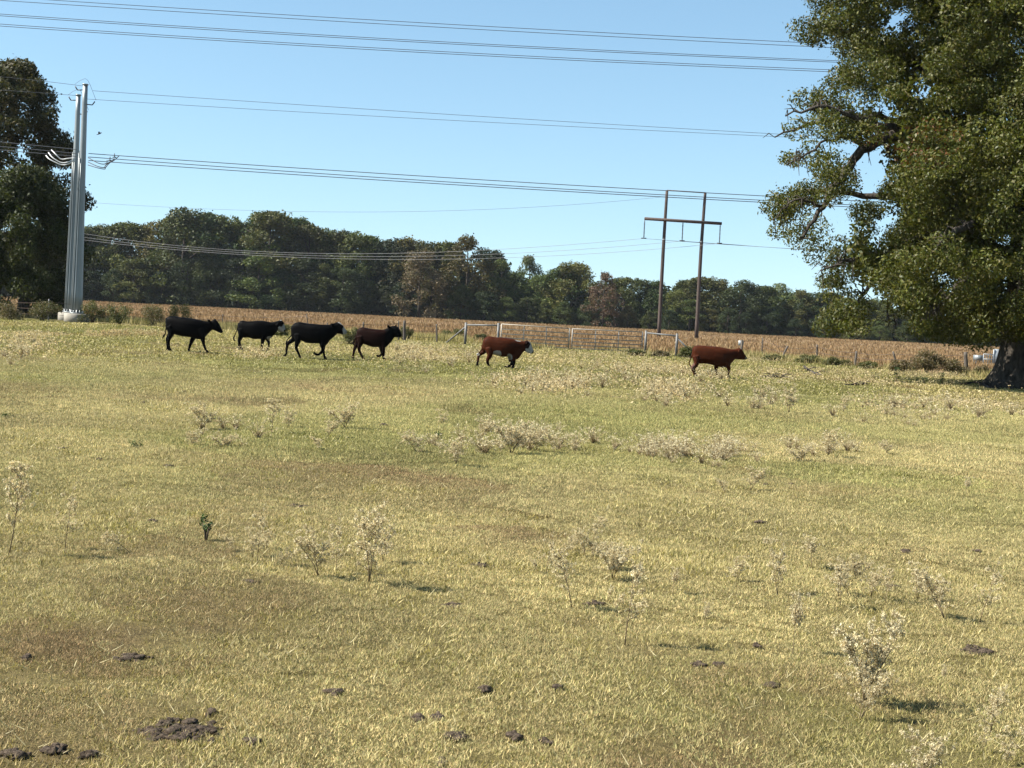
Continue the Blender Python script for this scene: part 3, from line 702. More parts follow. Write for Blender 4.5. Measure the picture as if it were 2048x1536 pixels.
bush(1320, 714, 50, 14, BRB, 'low brown bush right of the gates', 13)
bush(1372, 716, 44, 30, GRB, 'green bush behind the rump of the reddish cow', 14)
for i, (x, y, ww, hh) in enumerate([(1548, 722, 60, 18), (1615, 727, 60, 20), (1672, 731, 66, 20), (1735, 738, 50, 18)]):
    bush(x, y, ww, hh, GRB + [(.2, .17, .08)], 'low grey green bush under the wire fence right of the reddish cow', 20 + i, 1.0, group='low bushes under the wire fence')
bush(1850, 747, 80, 52, BRB, 'tall brown brush left of the white panel', 31, 1.5)
bush(1800, 744, 60, 28, BRB, 'brown twiggy brush by the leaning stick', 32, 1)
bush(1910, 750, 74, 42, BRB, 'brown brush right beside the dark post', 33, 1.3)
bush(1965, 752, 60, 26, BRB, 'low brown brush in front of the slatted gate', 34, 1)

# ------------------------------------------------------------------ steel poles
def steel_pole(bx, by, tx, ty, rb, rt, label, seed, attach):
    b0 = G(bx, by); d = b0.y; top = at(tx, ty, d); h = top.z
    root = empty('steel_pole', (b0.x, d, 0)); tag(root, label, 'utility pole', 'steel poles')
    fh = .56
    f = MB(); f.tube([(0, 0, -.2), (0, 0, fh - .03), (0, 0, fh)], [.84, .84, .81], 32); fo = f.build('footing', M['conc'], root)
    s = MB(); n = 14; zz = np.linspace(fh + .06, h, n)
    s.tube([(0, 0, z) for z in zz], [rb + (rt - rb) * ((z - fh) / (h - fh)) ** .8 for z in zz], 12); s.build('shaft', M['galv'], root)
    p = MB(); p.tube([(0, 0, fh + .01), (0, 0, fh + .07)], [rb + .13, rb + .13], 24); p.build('base_plate', M['galv'], root)
    for i in range(14):
        a = i / 14 * 6.283; q = MB(); x, y = (rb + .08) * math.cos(a), (rb + .08) * math.sin(a)
        q.tube([(x, y, fh - .02), (x, y, fh + .24)], .03, 6); q.tube([(x, y, fh + .08), (x, y, fh + .14)], .05, 6); q.build('anchor_bolt', M['insul'] if i % 2 else M['galv'], root)
    c = MB(); c.tube([(0, 0, h - .01), (0, 0, h + .06)], [rt + .05, rt + .04], 12); c.build('cap', M['galv'], root)
    for sgn in (-1, 1):
        a = MB(); zt = h - .35 if sgn < 0 else h - 1.3; x0 = sgn * rt * .8
        a.tube([(x0, 0, zt), (x0 + sgn * .4, 0, zt - .02)], .035, 6); a.tube([(x0 + sgn * .4, 0, zt), (x0 + sgn * .55, 0, zt + .22)], .04, 6); a.build('shield_wire_clamp', M['dark'], root)
    j = MB(); P, r = smooth_path([(-rt - .55, 0, h), (-.3, 0, h + .3), (.15, 0, h + .3), (rt + .6, 0, h - 1.0)], [.011] * 4, 6); j.tube(P, r, 4); j.build('jumper', M['wire'], root)
    for k in range(3):                   # conduits strapped to the shaft
        a = 3.6 + k * .5; zt = attach - .4 - k * .35
        rr = lambda z: rb + (rt - rb) * max(0, (z - fh) / (h - fh)) ** .8 + .03
        q = MB(); q.tube([(rr(z) * math.cos(a), rr(z) * math.sin(a), z) for z in np.linspace(fh + .1, zt, 8)], .03, 6); q.build('conduit', M['galv'], root)
    return root, d
NP, DN = steel_pole(153, 644, 177, 170, .39, .165, 'nearer and taller galvanised steel pole on a round concrete footing', 1, at(177, 312, 108).z)
FPL, DF = steel_pole(140, 641, 164, 191, .39, .16, 'slightly shorter galvanised steel pole just left of the taller one', 2, at(164, 312, 113).z)

# ------------------------------------------------------------------ wires
def wire(pts, label, m, r, group, name='power_line', n=40, x0=None, x1=None):
    """pts: (px, py, depth); polynomial through the points, sampled, real catenary-like tube"""
    A = np.array(pts, float); deg = min(3, len(A) - 1); c = np.polyfit((A[:, 0] - 1000) / 1000, A[:, 1], deg)
    xs = np.linspace(A[0, 0] if x0 is None else x0, A[-1, 0] if x1 is None else x1, n)
    P = [at(x, float(np.polyval(c, (x - 1000) / 1000)), float(np.interp(x, A[:, 0], A[:, 2]))) for x in xs]
    o = P[0].copy(); b = MB(); b.tube([p - o for p in P], r, 4, cap=False)
    return tag(b.build(name, m, None, True, tuple(o)), label, 'power line', group)
D1 = 86
for nm, ya, yb in (('top', [(-150, -17), (130, 2), (700, 37), (1200, 65), (1690, 89), (2500, 122)], [(-150, -8), (30, 1), (700, 45), (1200, 72), (1690, 96), (2500, 129)]),
                   ('middle', [(-150, 17), (0, 28), (700, 73), (1200, 100), (1640, 120), (2500, 150)], [(-150, 20.5), (0, 31.5), (700, 76.5), (1200, 103.5), (1640, 123), (2500, 153)]),
                   ('bottom', [(-150, 37), (0, 48), (700, 93), (1200, 119), (1620, 138), (2500, 168)], [(-150, 41), (0, 52), (700, 97), (1200, 123), (1620, 142), (2500, 172)])):
    for k, q in enumerate((ya, yb)):
        wire([(x, y, D1) for x, y in q], f'{"upper" if k == 0 else "lower"} wire of the {nm} pair of lines high across the sky', M['wire'], .016, 'upper paired lines')
for k, (a, b_, c_) in enumerate(((307, 374, 391), (314, 383, 399.6), (321, 387, 404))):
    wire([(177, a, DN), (700, (a * 500 + b_ * 523) / 1023 + 1.5, DN), (1200, b_, DN), (1515, c_, DN), (2500, c_ + 46, DN)], ('top', 'middle', 'bottom')[k] + ' wire of three running right from the steel poles past the wooden frame', M['wire'], .024, 'lines held by the steel poles')
for k, (a, b_) in enumerate(((299, 284), (307, 293), (313, 300))):
    wire([(153, a, DN), (0, b_, DN), (-400, b_ - 34, DN)][::-1], ('top', 'middle', 'bottom')[k] + ' wire of three running left from the steel poles', M['wire'], .024, 'lines held by the steel poles')
wire([(186, 181.5, DN), (700, 216, DN), (1200, 247.5, DN), (1520, 266, DN), (2500, 315, DN)], 'thin earth wire running right from the top of the taller steel pole', M['wire'], .013, 'thin earth wires')
wire([(172, 198, DF), (700, 229, DF), (1200, 257, DF), (1520, 271, DF), (2500, 318, DF)], 'thin earth wire running right from the top of the shorter steel pole', M['wire'], .013, 'thin earth wires')
wire([(-400, 140, DN), (84, 162, DN), (166, 172, DN)], 'thin earth wire running left from the taller steel pole', M['wire'], .013, 'thin earth wires')
wire([(-400, 165, DF), (100, 187, DF), (152, 191, DF)], 'thin earth wire running left from the shorter steel pole', M['wire'], .013, 'thin earth wires')
def arc(pts, m, r, name, label, group):
    P, rr = smooth_path([at(x, y, d) for x, y, d in pts], [r] * len(pts), 6); o = P[0].copy(); b = MB(); b.tube(P - o, rr, 5)
    tag(b.build(name, m, None, True, tuple(o)), label, 'power line', group)
for k, (y0, ym, y1, x1) in enumerate(((315, 328, 312, 238), (324, 335, 318, 228), (330, 338, 322, 222))):
    arc([(176, y0, DN - .4), (196, ym - 2, DN - .8), (210, ym, DN - .8), (x1 - 12, ym - 6, DN - .6), (x1, y1, DN - .2)], M['dark'], .03, 'jumper_cable', ('uppermost', 'middle', 'lowest')[k] + ' dark looping cable right of the steel poles', 'looping jumper cables')
for k, (y0, ym, y1, x1) in enumerate(((316, 318, 300, 103), (318, 325, 305, 97), (321, 329, 311, 92))):
    arc([(150, y0 - 1, DN - .6), (136, ym - 1, DN - .8), (122, ym, DN - .8), (x1 + 8, ym - 10, DN - .8), (x1, y1, DN - .5)], M['insul'], .042, 'insulator_string', ('uppermost', 'middle', 'lowest')[k] + ' white curved insulator string left of the steel poles', 'white insulator strings')
for k, (x, y) in enumerate(((229, 311), (220, 317.5), (214, 324))):
    p = at(x, y, DN); b = MB(); b.tube([(0, 0, -.14), (0, 0, .14)], .03, 5); b.tube([(-.12, 0, -.12), (.12, 0, -.12)], .04, 5)
    tag(b.build('wire_damper', M['dark'], None, False, tuple(p)), ('top', 'middle', 'bottom')[k] + ' small dark clamp on the wires right of the steel poles', 'clamp', 'wire clamps')

# wooden H frame in the field
def h_frame():
    DH = 205.0
    bl = at(1317.5, hor(1317) + H * F / DH, DH); brr = at(1392.5, hor(1392) + H * F / DH, DH)
    root = empty('h_frame_pylon', (bl.x, DH, 0)); tag(root, 'tall wooden twin-pole H frame with crossarm standing in the brown field', 'pylon')
    o = Vector((bl.x, DH, 0))
    for (x0, x1, x2, y2) in ((1317.5, 1326, 1334, 381), (1392.5, 1401.5, 1410.5, 385)):
        a = at(x0, hor(x0) + H * F / DH, DH); a.z = -.3; m_ = at(x1, 510, DH); e = at(x2, y2, DH)
        P, r = smooth_path([a - o, m_ - o, e - o], [.27, .235, .19], 5); b = MB(); b.tube(P, r, 12); b.build('pole', M['poleWood'], root, True)
    def bar(p, q, r, nm, mm, dy=-.3):
        p = at(*p, DH) - o; q = at(*q, DH) - o; p.y += dy; q.y += dy; b = MB(); b.tube([p, q], r, 4); return b.build(nm, mm, root)
    bar((1288.5, 437.5), (1443, 447.5), .21, 'crossarm', M['poleWood'])
    bar((1333, 381), (1411, 386), .08, 'tie_bar', M['poleWood'])
    for x, y, y2 in ((1289, 440, 476), (1365.5, 444, 481), (1440, 449, 486)):
        p = at(x, y, DH) - o; q = at(x - 1.8, y2, DH) - o; p.y = q.y = -.3
        b = MB(); b.tube([p, q], .05, 5)
        for t in np.linspace(.1, .9, 12): b.tube([p.lerp(q, t), p.lerp(q, t + .03)], .10, 8)
        b.tube([q + Vector((-.35, 0, -.05)), q + Vector((.35, 0, -.05))], .08, 5); b.build('insulator', M['dark'], root)
    for x, y in ((1327.5, 480), (1402, 485)):
        p = at(x, y, DH) - o; b = MB(); b.tube([p, p + Vector((0, 0, .12))], .25, 12); b.build('band', M['white'], root)
    return DH
DH = h_frame()
for k, q in enumerate(([(185, 470), (480, 501), (800, 506.5), (1287, 477)], [(185, 477), (480, 505), (800, 513), (1364, 482)], [(185, 482), (480, 509), (800, 519), (1438, 487)])):
    wire([(x, y, DH + 25 * (1 - (x - 185) / 1200)) for x, y in q], ('upper', 'middle', 'lower')[k] + ' pale sagging line from the left to the wooden frame, in front of the woods', M['wireB'], .022, 'lines held by the wooden frame', x0=60)
for k, (x, y) in enumerate(((1287, 477), (1364, 482), (1438, 487))):
    wire([(x, y, DH), (x + 120, y + 9, DH), (x + 900, y + 40, DH)], ('upper', 'middle', 'lower')[k] + ' line running on to the right from the wooden frame', M['wireB'], .022, 'lines held by the wooden frame')
wire([(60, 396, DH + 25), (180, 405, DH + 20), (690, 424, DH + 10), (1333, 393, DH)], 'faint thin line dipping above the woods to the wooden frame', M['wire'], .016, 'thin earth wires')

# ------------------------------------------------------------------ fence and gates
def pipe_brace(xa, ya0, ya1, xb, yb0, yb1, diag, label):
    a = G(xa, ya0); b_ = G(xb, yb0); root = empty('pipe_brace', (a.x, a.y, 0)); tag(root, label, 'fence', 'galvanised pipe fence braces'); o = Vector((a.x, a.y, 0))
    ha = at(xa, ya1, a.y).z; hb = at(xb, yb1, b_.y).z
    for g_, h in ((a, ha), (b_, hb)):
        m = MB(); p = Vector((g_.x, g_.y, 0)) - o; m.tube([p + Vector((0, 0, -.1)), p + Vector((0, 0, h))], .075, 10); m.build('post', M['pipe'], root)
    m = MB(); m.tube([Vector((a.x, a.y, ha - .14)) - o, Vector((b_.x, b_.y, hb - .14)) - o], .05, 8); m.build('rail', M['pipe'], root)
    dx, dy, which = diag; g_ = G(dx, dy); top = Vector((a.x, a.y, ha - .25)) if which == 'a' else Vector((b_.x, b_.y, hb - .25))
    m = MB(); m.tube([top - o, Vector((g_.x, g_.y, .0)) - o], .05, 8); m.build('diagonal', M['pipe'], root)
pipe_brace(930, 690, 645, 995, 694, 646, (892, 686, 'a'), 'grey pipe corner brace left of the pale gate')
pipe_brace(1290, 708, 661, 1352, 712, 667, (1392, 714, 'b'), 'grey pipe corner brace right of the gates')
def gate(xa, ya0, ya1, xb, yb0, yb1, m_, ups, label):
    a = G(xa, ya0); b_ = G(xb, yb0); b_.y = b_.y; root = empty('field_gate', (a.x, a.y, 0)); tag(root, label, 'gate', 'pair of field gates')
    A = Vector((a.x, a.y, 0)); L = Vector((b_.x, b_.y, 0)) - A; ha = at(xa, ya1, a.y).z; hb = at(xb, yb1, b_.y).z
    z0 = .14; lev = [0, .16, .34, .53, .76, 1.0]
    for t in lev:
        m = MB(); m.tube([Vector((0, 0, z0 + (ha - z0) * t)), L + Vector((0, 0, z0 + (hb - z0) * t))], .027, 8); m.build('rail', m_, root)
    for i, t in enumerate([0, .33, .66, 1.0]):
        h = ha + (hb - ha) * t; p = L * t; m = MB(); m.tube([p + Vector((0, .03 if 0 < i < 3 else 0, z0 - .04)), p + Vector((0, .03 if 0 < i < 3 else 0, h + .02))], .036 if i in (0, 3) else .03, 8); m.build('upright', m_ if i in (0, 3) else M['gateB'], root)
gate(1001, 694, 648, 1137, 700.5, 657, M['gateA'], 3, 'pale cream tubular gate behind the white-faced brown cow')
gate(1143, 701, 657.5, 1283, 707.5, 664, M['gateB'], 3, 'grey tubular gate right of the pale gate')

def fence():
    posts = [(97, 641, 98, 598, .05, 'pipe'), (618, 672, 613, 628, .035, 'postWood'), (655, 676, 655, 645, .045, 'postWood'), (727, 680, 727, 644, .05, 'postWood'), (797, 681, 797, 642, .045, 'postWood'), (809, 682, 809, 641, .09, 'postWood'),
             (874, 685, 873, 648, .055, 'postWood'), (1524, 716, 1525.5, 675, .04, 'postWood'), (1562, 722, 1575.6, 692, .065, 'postWood'), (1634, 726, 1634, 689, .06, 'postWood'),
             (1709, 733, 1713, 702, .07, 'postWood'), (1798, 742, 1786, 703, .055, 'postWood'), (1934, 751, 1931, 704, .11, 'postWood'), (445, 657, 446, 628, .04, 'postWood'), (20, 634, 20, 600, .05, 'postWood'), (250, 646, 250, 612, .05, 'postWood')]
    g0 = G(874, 685); root = empty('wire_fence', (g0.x, g0.y, 0)); tag(root, 'old barbed wire fence on crooked wooden posts along the brown field', 'fence'); o = Vector((g0.x, g0.y, 0)); tops = {}
    for x0, y0, x1, y1, r, m in sorted(posts):
        a = G(x0, y0); t = at(x1, y1, a.y); b = MB(); mid = (Vector((a.x, a.y, 0)) + t) / 2 + Vector((random.uniform(-.02, .02), 0, 0))
        P, rr = smooth_path([Vector((a.x, a.y, -.1)) - o, mid - o, t - o], [r, r * .95, r * .9], 3); b.tube(P, rr, 8); b.build('post', M[m], root); tops[x0] = (Vector((a.x, a.y, 0)), t)
    for seq in ([20, 97, 250, 445, 618, 655, 727, 797, 809, 874], [1524, 1562, 1634, 1709, 1798, 1934]):
        for f in (.3, .6, .88):
            b = MB(); P = []
            for q in range(len(seq) - 1):
                p, r = tops[seq[q]], tops[seq[q + 1]]; p = p[0].lerp(p[1], f); r = r[0].lerp(r[1], f)
                for t in np.linspace(0, 1, 5)[:-1 if q < len(seq) - 2 else None]: P.append(p.lerp(r, t) - o + Vector((0, -.07, -.08 * 4 * t * (1 - t))))
            b.tube(P, .012, 4, cap=False); b.build('wire', M['barb'], root)
    d0 = tops[874]; e = G(895, 686)
fence()
def sign():
    g0 = G(1482, 716); root = empty('post_sign', (g0.x, g0.y, 0)); tag(root, 'small white board behind a dark post above the reddish cow', 'sign')
    t = at(1484, 679.5, g0.y); b = MB(); b.tube([(0, 0, -.1), (t.x - g0.x, 0, t.z)], .075, 8); b.build('post', M['postWood'], root)
    p = at(1482.5, 686, g0.y); b = MB(); b.box((p.x - g0.x, .12, p.z), (.16, .01, .15)); b.build('board', M['white'], root)
sign()
def panels():
    D = 112.0
    def rect(name, x0, y0, x1, y1, lab, cat):
        c = at((x0 + x1) / 2, y1, D); top = at((x0 + x1) / 2, y0, D).z; wd = (x1 - x0) / F * D
        root = empty(name, (c.x, D, 0)); tag(root, lab, cat); return root, wd, top
    r, wd, h = rect('white_panel', 1985, 698, 1999, 731, 'tall white metal panel beside the oak trunk', 'panel')
    b = MB(); b.box((0, 0, h / 2), (wd / 2, .04, h / 2)); b.build('sheet', M['white'], r)
    for s in (-1, 1):
        b = MB(); b.box((s * (wd / 2 - .03), -.06, h / 2), (.03, .02, h / 2)); b.build('frame_rib', M['white'], r)
    r, wd, h = rect('slatted_gate', 1966, 708, 1984.5, 731, 'pale grey slatted gate left of the tall white panel', 'gate')
    for i in range(5):
        b = MB(); b.tube([(-wd / 2 + wd * i / 4, 0, 0), (-wd / 2 + wd * i / 4, 0, h)], .035, 6); b.build('upright', M['white'] if i % 2 == 0 else M['pipe'], r)
    for z in (.15, .55, .98):
        b = MB(); b.tube([(-wd / 2, -.07, h * z), (wd / 2, -.07, h * z)], .035, 6); b.build('rail', M['white'], r)
    r, wd, h = rect('stock_tank', 1952, 710, 1967, 731, 'pale blue grey box-shaped tank on legs by the slatted gate', 'tank')
    b = MB(); b.box((0, .5, h - .22), (wd / 2, .35, .2)); b.build('body', M['galv'], r)
    for s in (-1, 1):
        for q in (.2, .8):
            b = MB(); b.tube([(s * (wd / 2 - .05), q, 0), (s * (wd / 2 - .05), q, h - .4)], .03, 6); b.build('leg', M['pipe'], r)
panels()

# ------------------------------------------------------------------ cattle
BLK = np.array((.003, .0028, .003)); RED = np.array((.068, .0185, .008)); DKB = np.array((.016, .006, .0045)); WHT = np.array((.42, .39, .35)); HOOF = np.array((.03, .025, .02))
def loft(st, k=20):
    """st: rings (top, bottom, half width) -> closed mesh"""
    V = []; n = len(st)
    for top, bot, hw in st:
        c = (top + bot) / 2; h = (top - bot) / 2
        for j in range(k):
            a = j / k * 2 * math.pi; ca, sa = math.cos(a), math.sin(a)
            e = .72; f = lambda q: math.copysign(abs(q) ** e, q)
            V.append(tuple(c + h * f(ca) + Vector((0, hw * f(sa), 0))))
    Fc = [(i * k + j, i * k + (j + 1) % k, (i + 1) * k + (j + 1) % k, (i + 1) * k + j) for i in range(n - 1) for j in range(k)]
    Fc.append(tuple(range(k))[::-1]); Fc.append(tuple((n - 1) * k + j for j in range(k)))
    return V, Fc
def cow(name, ox, oy, s, foot, trunk, legs, tail, ears, paint, label, twist=0.0, cat='cow', headturn=0.0):
    P = lambda x, y: (ox + x * s, oy + y * s)
    g0 = G(*P(*foot)); d = g0.y
    def w(x, y): return at(*P(x, y), d)
    o = Vector((g0.x, d, 0)); V = []; Fc = []
    def add(v, f):
        b = len(V); V.extend(v); Fc.extend([tuple(i + b for i in q) for q in f])
    n = len(trunk); rings = []
    for i, (a, b, hw) in enumerate(trunk): rings.append((w(*a) - o, w(*b) - o, hw))
    # refine
    fine = []
    T = np.array([list(r[0]) + list(r[1]) + [r[2]] for r in rings])
    Te = np.vstack([2 * T[0] - T[1], T, 2 * T[-1] - T[-2]])
    for i in range(n - 1):
        for f in (0, .5):
            a, b, c, dd = Te[i], Te[i + 1], Te[i + 2], Te[i + 3]
            q = .5 * ((2 * b) + (-a + c) * f + (2 * a - 5 * b + 4 * c - dd) * f * f + (-a + 3 * b - 3 * c + dd) * f ** 3); q[6] = max(q[6], .03); fine.append(q)
    fine.append(T[-1])
    add(*loft([(Vector(q[:3]), Vector(q[3:6]), q[6]) for q in fine]))
    def tube(pts, rad, k=10, flat=1.0):
        m = MB(); Pp, rr = smooth_path(pts, rad, 3); m.tube(Pp, rr, k, flat=flat)
        vv = np.concatenate(m.V); ff = [tuple(q) for q in np.concatenate(m.Q)] + [tuple(q) for q in np.concatenate(m.T)]
        add([tuple(q) for q in vv], ff)
    for side, pts in legs:
        L = []; R = []; n = len(pts)
        for i, (x, y, r) in enumerate(pts):
            p = w(x, y) - o; p.y = side * (.13 + .06 * (1 - i / (n - 1)) if i else .12); L.append(p); R.append(r)
        if L[-1].z < .10: L[-1].z = .025
        tube(L, R, 10)
        h = L[-1]; dirx = (L[-1] - L[-2]); fx = .05
        tube([h + Vector((-.02, 0, .05)), h + Vector((.02, 0, .0)), h + Vector((.06, 0, -.012))], [R[-1], R[-1] * 1.1, R[-1] * .75], 8)
    tp = [w(x, y) - o for x, y, r in tail]; tube(tp, [q[2] for q in tail], 8)
    for (x0, y0), (x1, y1), side in ears:
        a = w(x0, y0) - o; b = w(x1, y1) - o; a.y = side * .08; b.y = side * .20
        tube([a, (a + b) / 2 + Vector((0, side * .03, 0)), b], [.035, .06, .02], 8, .5)
    me = bpy.data.meshes.new(name); me.from_pydata([tuple(v) for v in V], [], Fc); me.update()
    bm = bmesh.new(); bm.from_mesh(me); bmesh.ops.recalc_face_normals(bm, faces=bm.faces); bm.to_mesh(me); bm.free()
    tmp = bpy.data.objects.new('tmp', me); COL.objects.link(tmp)
    r = tmp.modifiers.new('r', 'REMESH'); r.mode = 'VOXEL'; r.voxel_size = .017
    sm = tmp.modifiers.new('s', 'SMOOTH'); sm.factor = .5; sm.iterations = 5
    dg = bpy.context.evaluated_depsgraph_get(); ev = tmp.evaluated_get(dg); me2 = bpy.data.meshes.new_from_object(ev); me2.name = 'cow_body'
    bpy.data.objects.remove(tmp); bpy.data.meshes.remove(me)
    nv = len(me2.vertices); co = np.zeros(nv * 3, np.float32); me2.vertices.foreach_get('co', co); co = co.reshape(-1, 3)
    # body coordinates back in crop pixels, for the markings
    wx = co + np.array(tuple(o)); vv = wx - np.array((0, 0, H)); z = vv @ np.array(fw)
    cx = (1024 + F * (vv @ np.array(RT)) / z - ox) / s; cy = (768 - F * (vv @ np.array(UP)) / z - oy) / s
    nz = np.array([vnoise(co[:, 0] * 14, co[:, 2] * 14, 4)])[0]
    c = paint(cx + (nz - .5) * 18, cy + (nz - .5) * 18, co)
    c[co[:, 2] < .055] = HOOF
    a = me2.attributes.new('col', 'FLOAT_COLOR', 'POINT'); cc = np.ones((nv, 4), np.float32); cc[:, :3] = c; a.data.foreach_set('color', cc.ravel())
    me2.materials.clear(); me2.materials.append(M['coat']); me2.polygons.foreach_set('use_smooth', np.ones(len(me2.polygons), bool))
    ob = link(name, me2, None, (o.x, o.y, float(gz(o.x, o.y)) + .01)); tag(ob, label, cat, 'cattle walking in a line'); return ob
def solid(c): return lambda x, y, co: np.tile(c, (len(x), 1)).astype(float)
def on(c, m, col): c[m] = col; return c
def ell(x, y, cx, cy, rx, ry): return ((x - cx) / rx) ** 2 + ((y - cy) / ry) ** 2 < 1

# leftmost black cow
cow('cow', 320, 625, 130 / 2048, (1500, 1290),
    [((200, 235), (208, 480), .10), ((255, 152), (285, 660), .19), ((400, 132), (470, 715), .25), ((600, 162), (620, 755), .29), ((800, 185), (800, 790), .32), ((1000, 213), (1000, 805), .31), ((1180, 240), (1200, 868), .27), ((1320, 275), (1360, 850), .21),
     ((1430, 300), (1490, 715), .16), ((1540, 305), (1590, 615), .12), ((1640, 275), (1640, 570), .10), ((1735, 245), (1690, 575), .11), ((1825, 325), (1750, 600), .11), ((1890, 430), (1810, 630), .085), ((1940, 530), (1870, 660), .07), ((1980, 610), (1925, 675), .068), ((1985, 640), (1955, 668), .045)],
    [(-1, [(330, 480, .16), (400, 660, .115), (315, 860, .062), (308, 1000, .045), (325, 1150, .042), (350, 1235, .045)]), (1, [(300, 480, .15), (290, 680, .10), (195, 850, .06), (200, 1000, .043), (208, 1140, .04), (200, 1215, .044)]),
     (-1, [(1290, 560, .15), (1370, 800, .10), (1400, 990, .055), (1460, 1180, .042), (1515, 1275, .045)]), (1, [(1200, 600, .14), (1010, 830, .09), (925, 1040, .055), (888, 1150, .042), (880, 1250, .045)])],
    [(215, 190, .04), (192, 330, .026), (192, 480, .024), (165, 690, .022), (115, 760, .036), (80, 850, .02)],
    [((1600, 340), (1560, 235), -1), ((1700, 300), (1685, 215), 1)], solid(BLK), 'leftmost black cow walking with its head lowered')
# second black cow
def p2(x, y, co):
    c = solid(BLK)(x, y, co)
    c = on(c, (x > 1640) & (y > 420 - (x - 1640) * .55), WHT * .85); c = on(c, ell(x, y, 1740, 300, 70, 110), BLK); c = on(c, ell(x, y, 1890, 560, 50, 60), BLK * 2)
    c = on(c, ell(x, y, 1745, 160, 50, 40), WHT); c = on(c, ell(x, y, 1350, 800, 85, 85), WHT * .7); return c
cow('cow', 460, 630, 120 / 2048, (1150, 1240),
    [((282, 320), (292, 600), .10), ((335, 225), (330, 740), .19), ((430, 190), (480, 785), .25), ((600, 222), (620, 770), .29), ((800, 208), (800, 825), .32), ((1000, 196), (1000, 822), .31), ((1180, 206), (1180, 850), .27), ((1330, 238), (1320, 850), .22),
     ((1440, 248), (1470, 720), .17), ((1560, 222), (1580, 600), .13), ((1650, 195), (1640, 520), .11), ((1740, 168), (1660, 510), .11), ((1830, 250), (1700, 560), .11), ((1862, 380), (1770, 580), .09), ((1890, 490), (1830, 588), .072), ((1885, 540), (1850, 585), .05)],
    [(-1, [(400, 500, .16), (410, 700, .11), (335, 880, .065), (372, 1030, .045), (425, 1165, .046)]), (1, [(380, 500, .15), (355, 720, .10), (300, 880, .058), (285, 1030, .045), (250, 1165, .044)]),
     (-1, [(1210, 580, .15), (1150, 830, .09), (1122, 1000, .055), (1100, 1130, .042), (1140, 1232, .046)]), (1, [(1280, 620, .13), (1265, 840, .085), (1305, 950, .052), (1290, 1100, .04), (1225, 1185, .042)])],
    [(300, 280, .04), (268, 400, .026), (245, 500, .024), (170, 680, .022), (122, 790, .036), (165, 900, .03)],
    [((1650, 300), (1600, 410), -1), ((1660, 280), (1640, 330), 1)], p2, 'second black cow from the left, with a whitish lower face')
# third black cow
def p3(x, y, co):
    c = solid(BLK)(x, y, co); c = on(c, x > 958, WHT * .8); c = on(c, (x > 880) & (y < 195 + (x - 900) * .55) & (x > 885), WHT); return c
cow('cow', 560, 620, 270 / 2048, (700, 742),
    [((168, 262), (175, 360), .10), ((205, 200), (220, 425), .19), ((295, 172), (310, 450), .25), ((400, 192), (400, 488), .29), ((500, 200), (500, 500), .32), ((600, 210), (610, 500), .30), ((690, 214), (690, 535), .26), ((750, 213), (760, 450), .20),
     ((790, 203), (825, 395), .15), ((835, 183), (865, 352), .12), ((890, 172), (890, 352), .115), ((945, 212), (915, 355), .11), ((980, 265), (945, 362), .085), ((1010, 308), (980, 366), .07), ((1020, 330), (1000, 362), .048)],
    [(1, [(220, 340, .15), (200, 430, .10), (108, 505, .062), (92, 590, .045), (88, 650, .04), (55, 692, .044)]), (-1, [(280, 370, .16), (280, 460, .11), (255, 560, .06), (288, 640, .044), (312, 705, .046)]),
     (-1, [(640, 420, .15), (650, 520, .09), (665, 600, .055), (680, 680, .042), (695, 735, .046)]), (1, [(620, 420, .13), (645, 550, .085), (628, 625, .055), (570, 672, .042), (515, 655, .042)])],
    [(185, 235, .04), (180, 320, .026), (175, 380, .024), (120, 430, .022), (96, 485, .03), (88, 515, .022)],
    [((835, 225), (770, 202), -1), ((850, 235), (835, 265), 1)], p3, 'third black cow from the left, head raised, with a white blaze')
# dark brown cow
def p4(x, y, co):
    c = solid(DKB)(x, y, co); c = on(c, x > 1590, BLK * 1.5); return c
cow('cow', 560, 620, 270 / 2048, (1590, 772),
    [((1162, 345), (1168, 470), .10), ((1195, 290), (1200, 520), .19), ((1260, 271), (1270, 528), .24), ((1340, 288), (1330, 550), .27), ((1420, 300), (1410, 575), .29), ((1500, 305), (1500, 575), .28), ((1570, 308), (1580, 590), .24), ((1620, 290), (1640, 545), .20),
     ((1650, 268), (1690, 490), .16), ((1695, 255), (1725, 440), .12), ((1750, 250), (1735, 425), .11), ((1798, 276), (1765, 425), .105), ((1825, 330), (1790, 426), .085), ((1846, 376), (1815, 426), .07), ((1850, 396), (1832, 422), .05)],
    [(1, [(1190, 410, .15), (1170, 510, .10), (1125, 600, .06), (1108, 680, .045), (1095, 752, .044)]), (-1, [(1225, 420, .16), (1225, 520, .10), (1203, 600, .06), (1238, 690, .044), (1268, 755, .046)]),
     (-1, [(1560, 490, .14), (1570, 600, .085), (1575, 680, .055), (1574, 725, .042), (1588, 766, .046)]), (1, [(1530, 490, .13), (1532, 600, .08), (1540, 670, .055), (1502, 714, .042), (1470, 714, .042)])],
    [(1185, 305, .04), (1168, 370, .026), (1148, 430, .024), (1124, 495, .022), (1112, 530, .03), (1132, 546, .02)],
    [((1665, 275), (1635, 240), -1), ((1745, 265), (1758, 232), 1)], p4, 'dark brown cow with blackish head behind the three black cows')
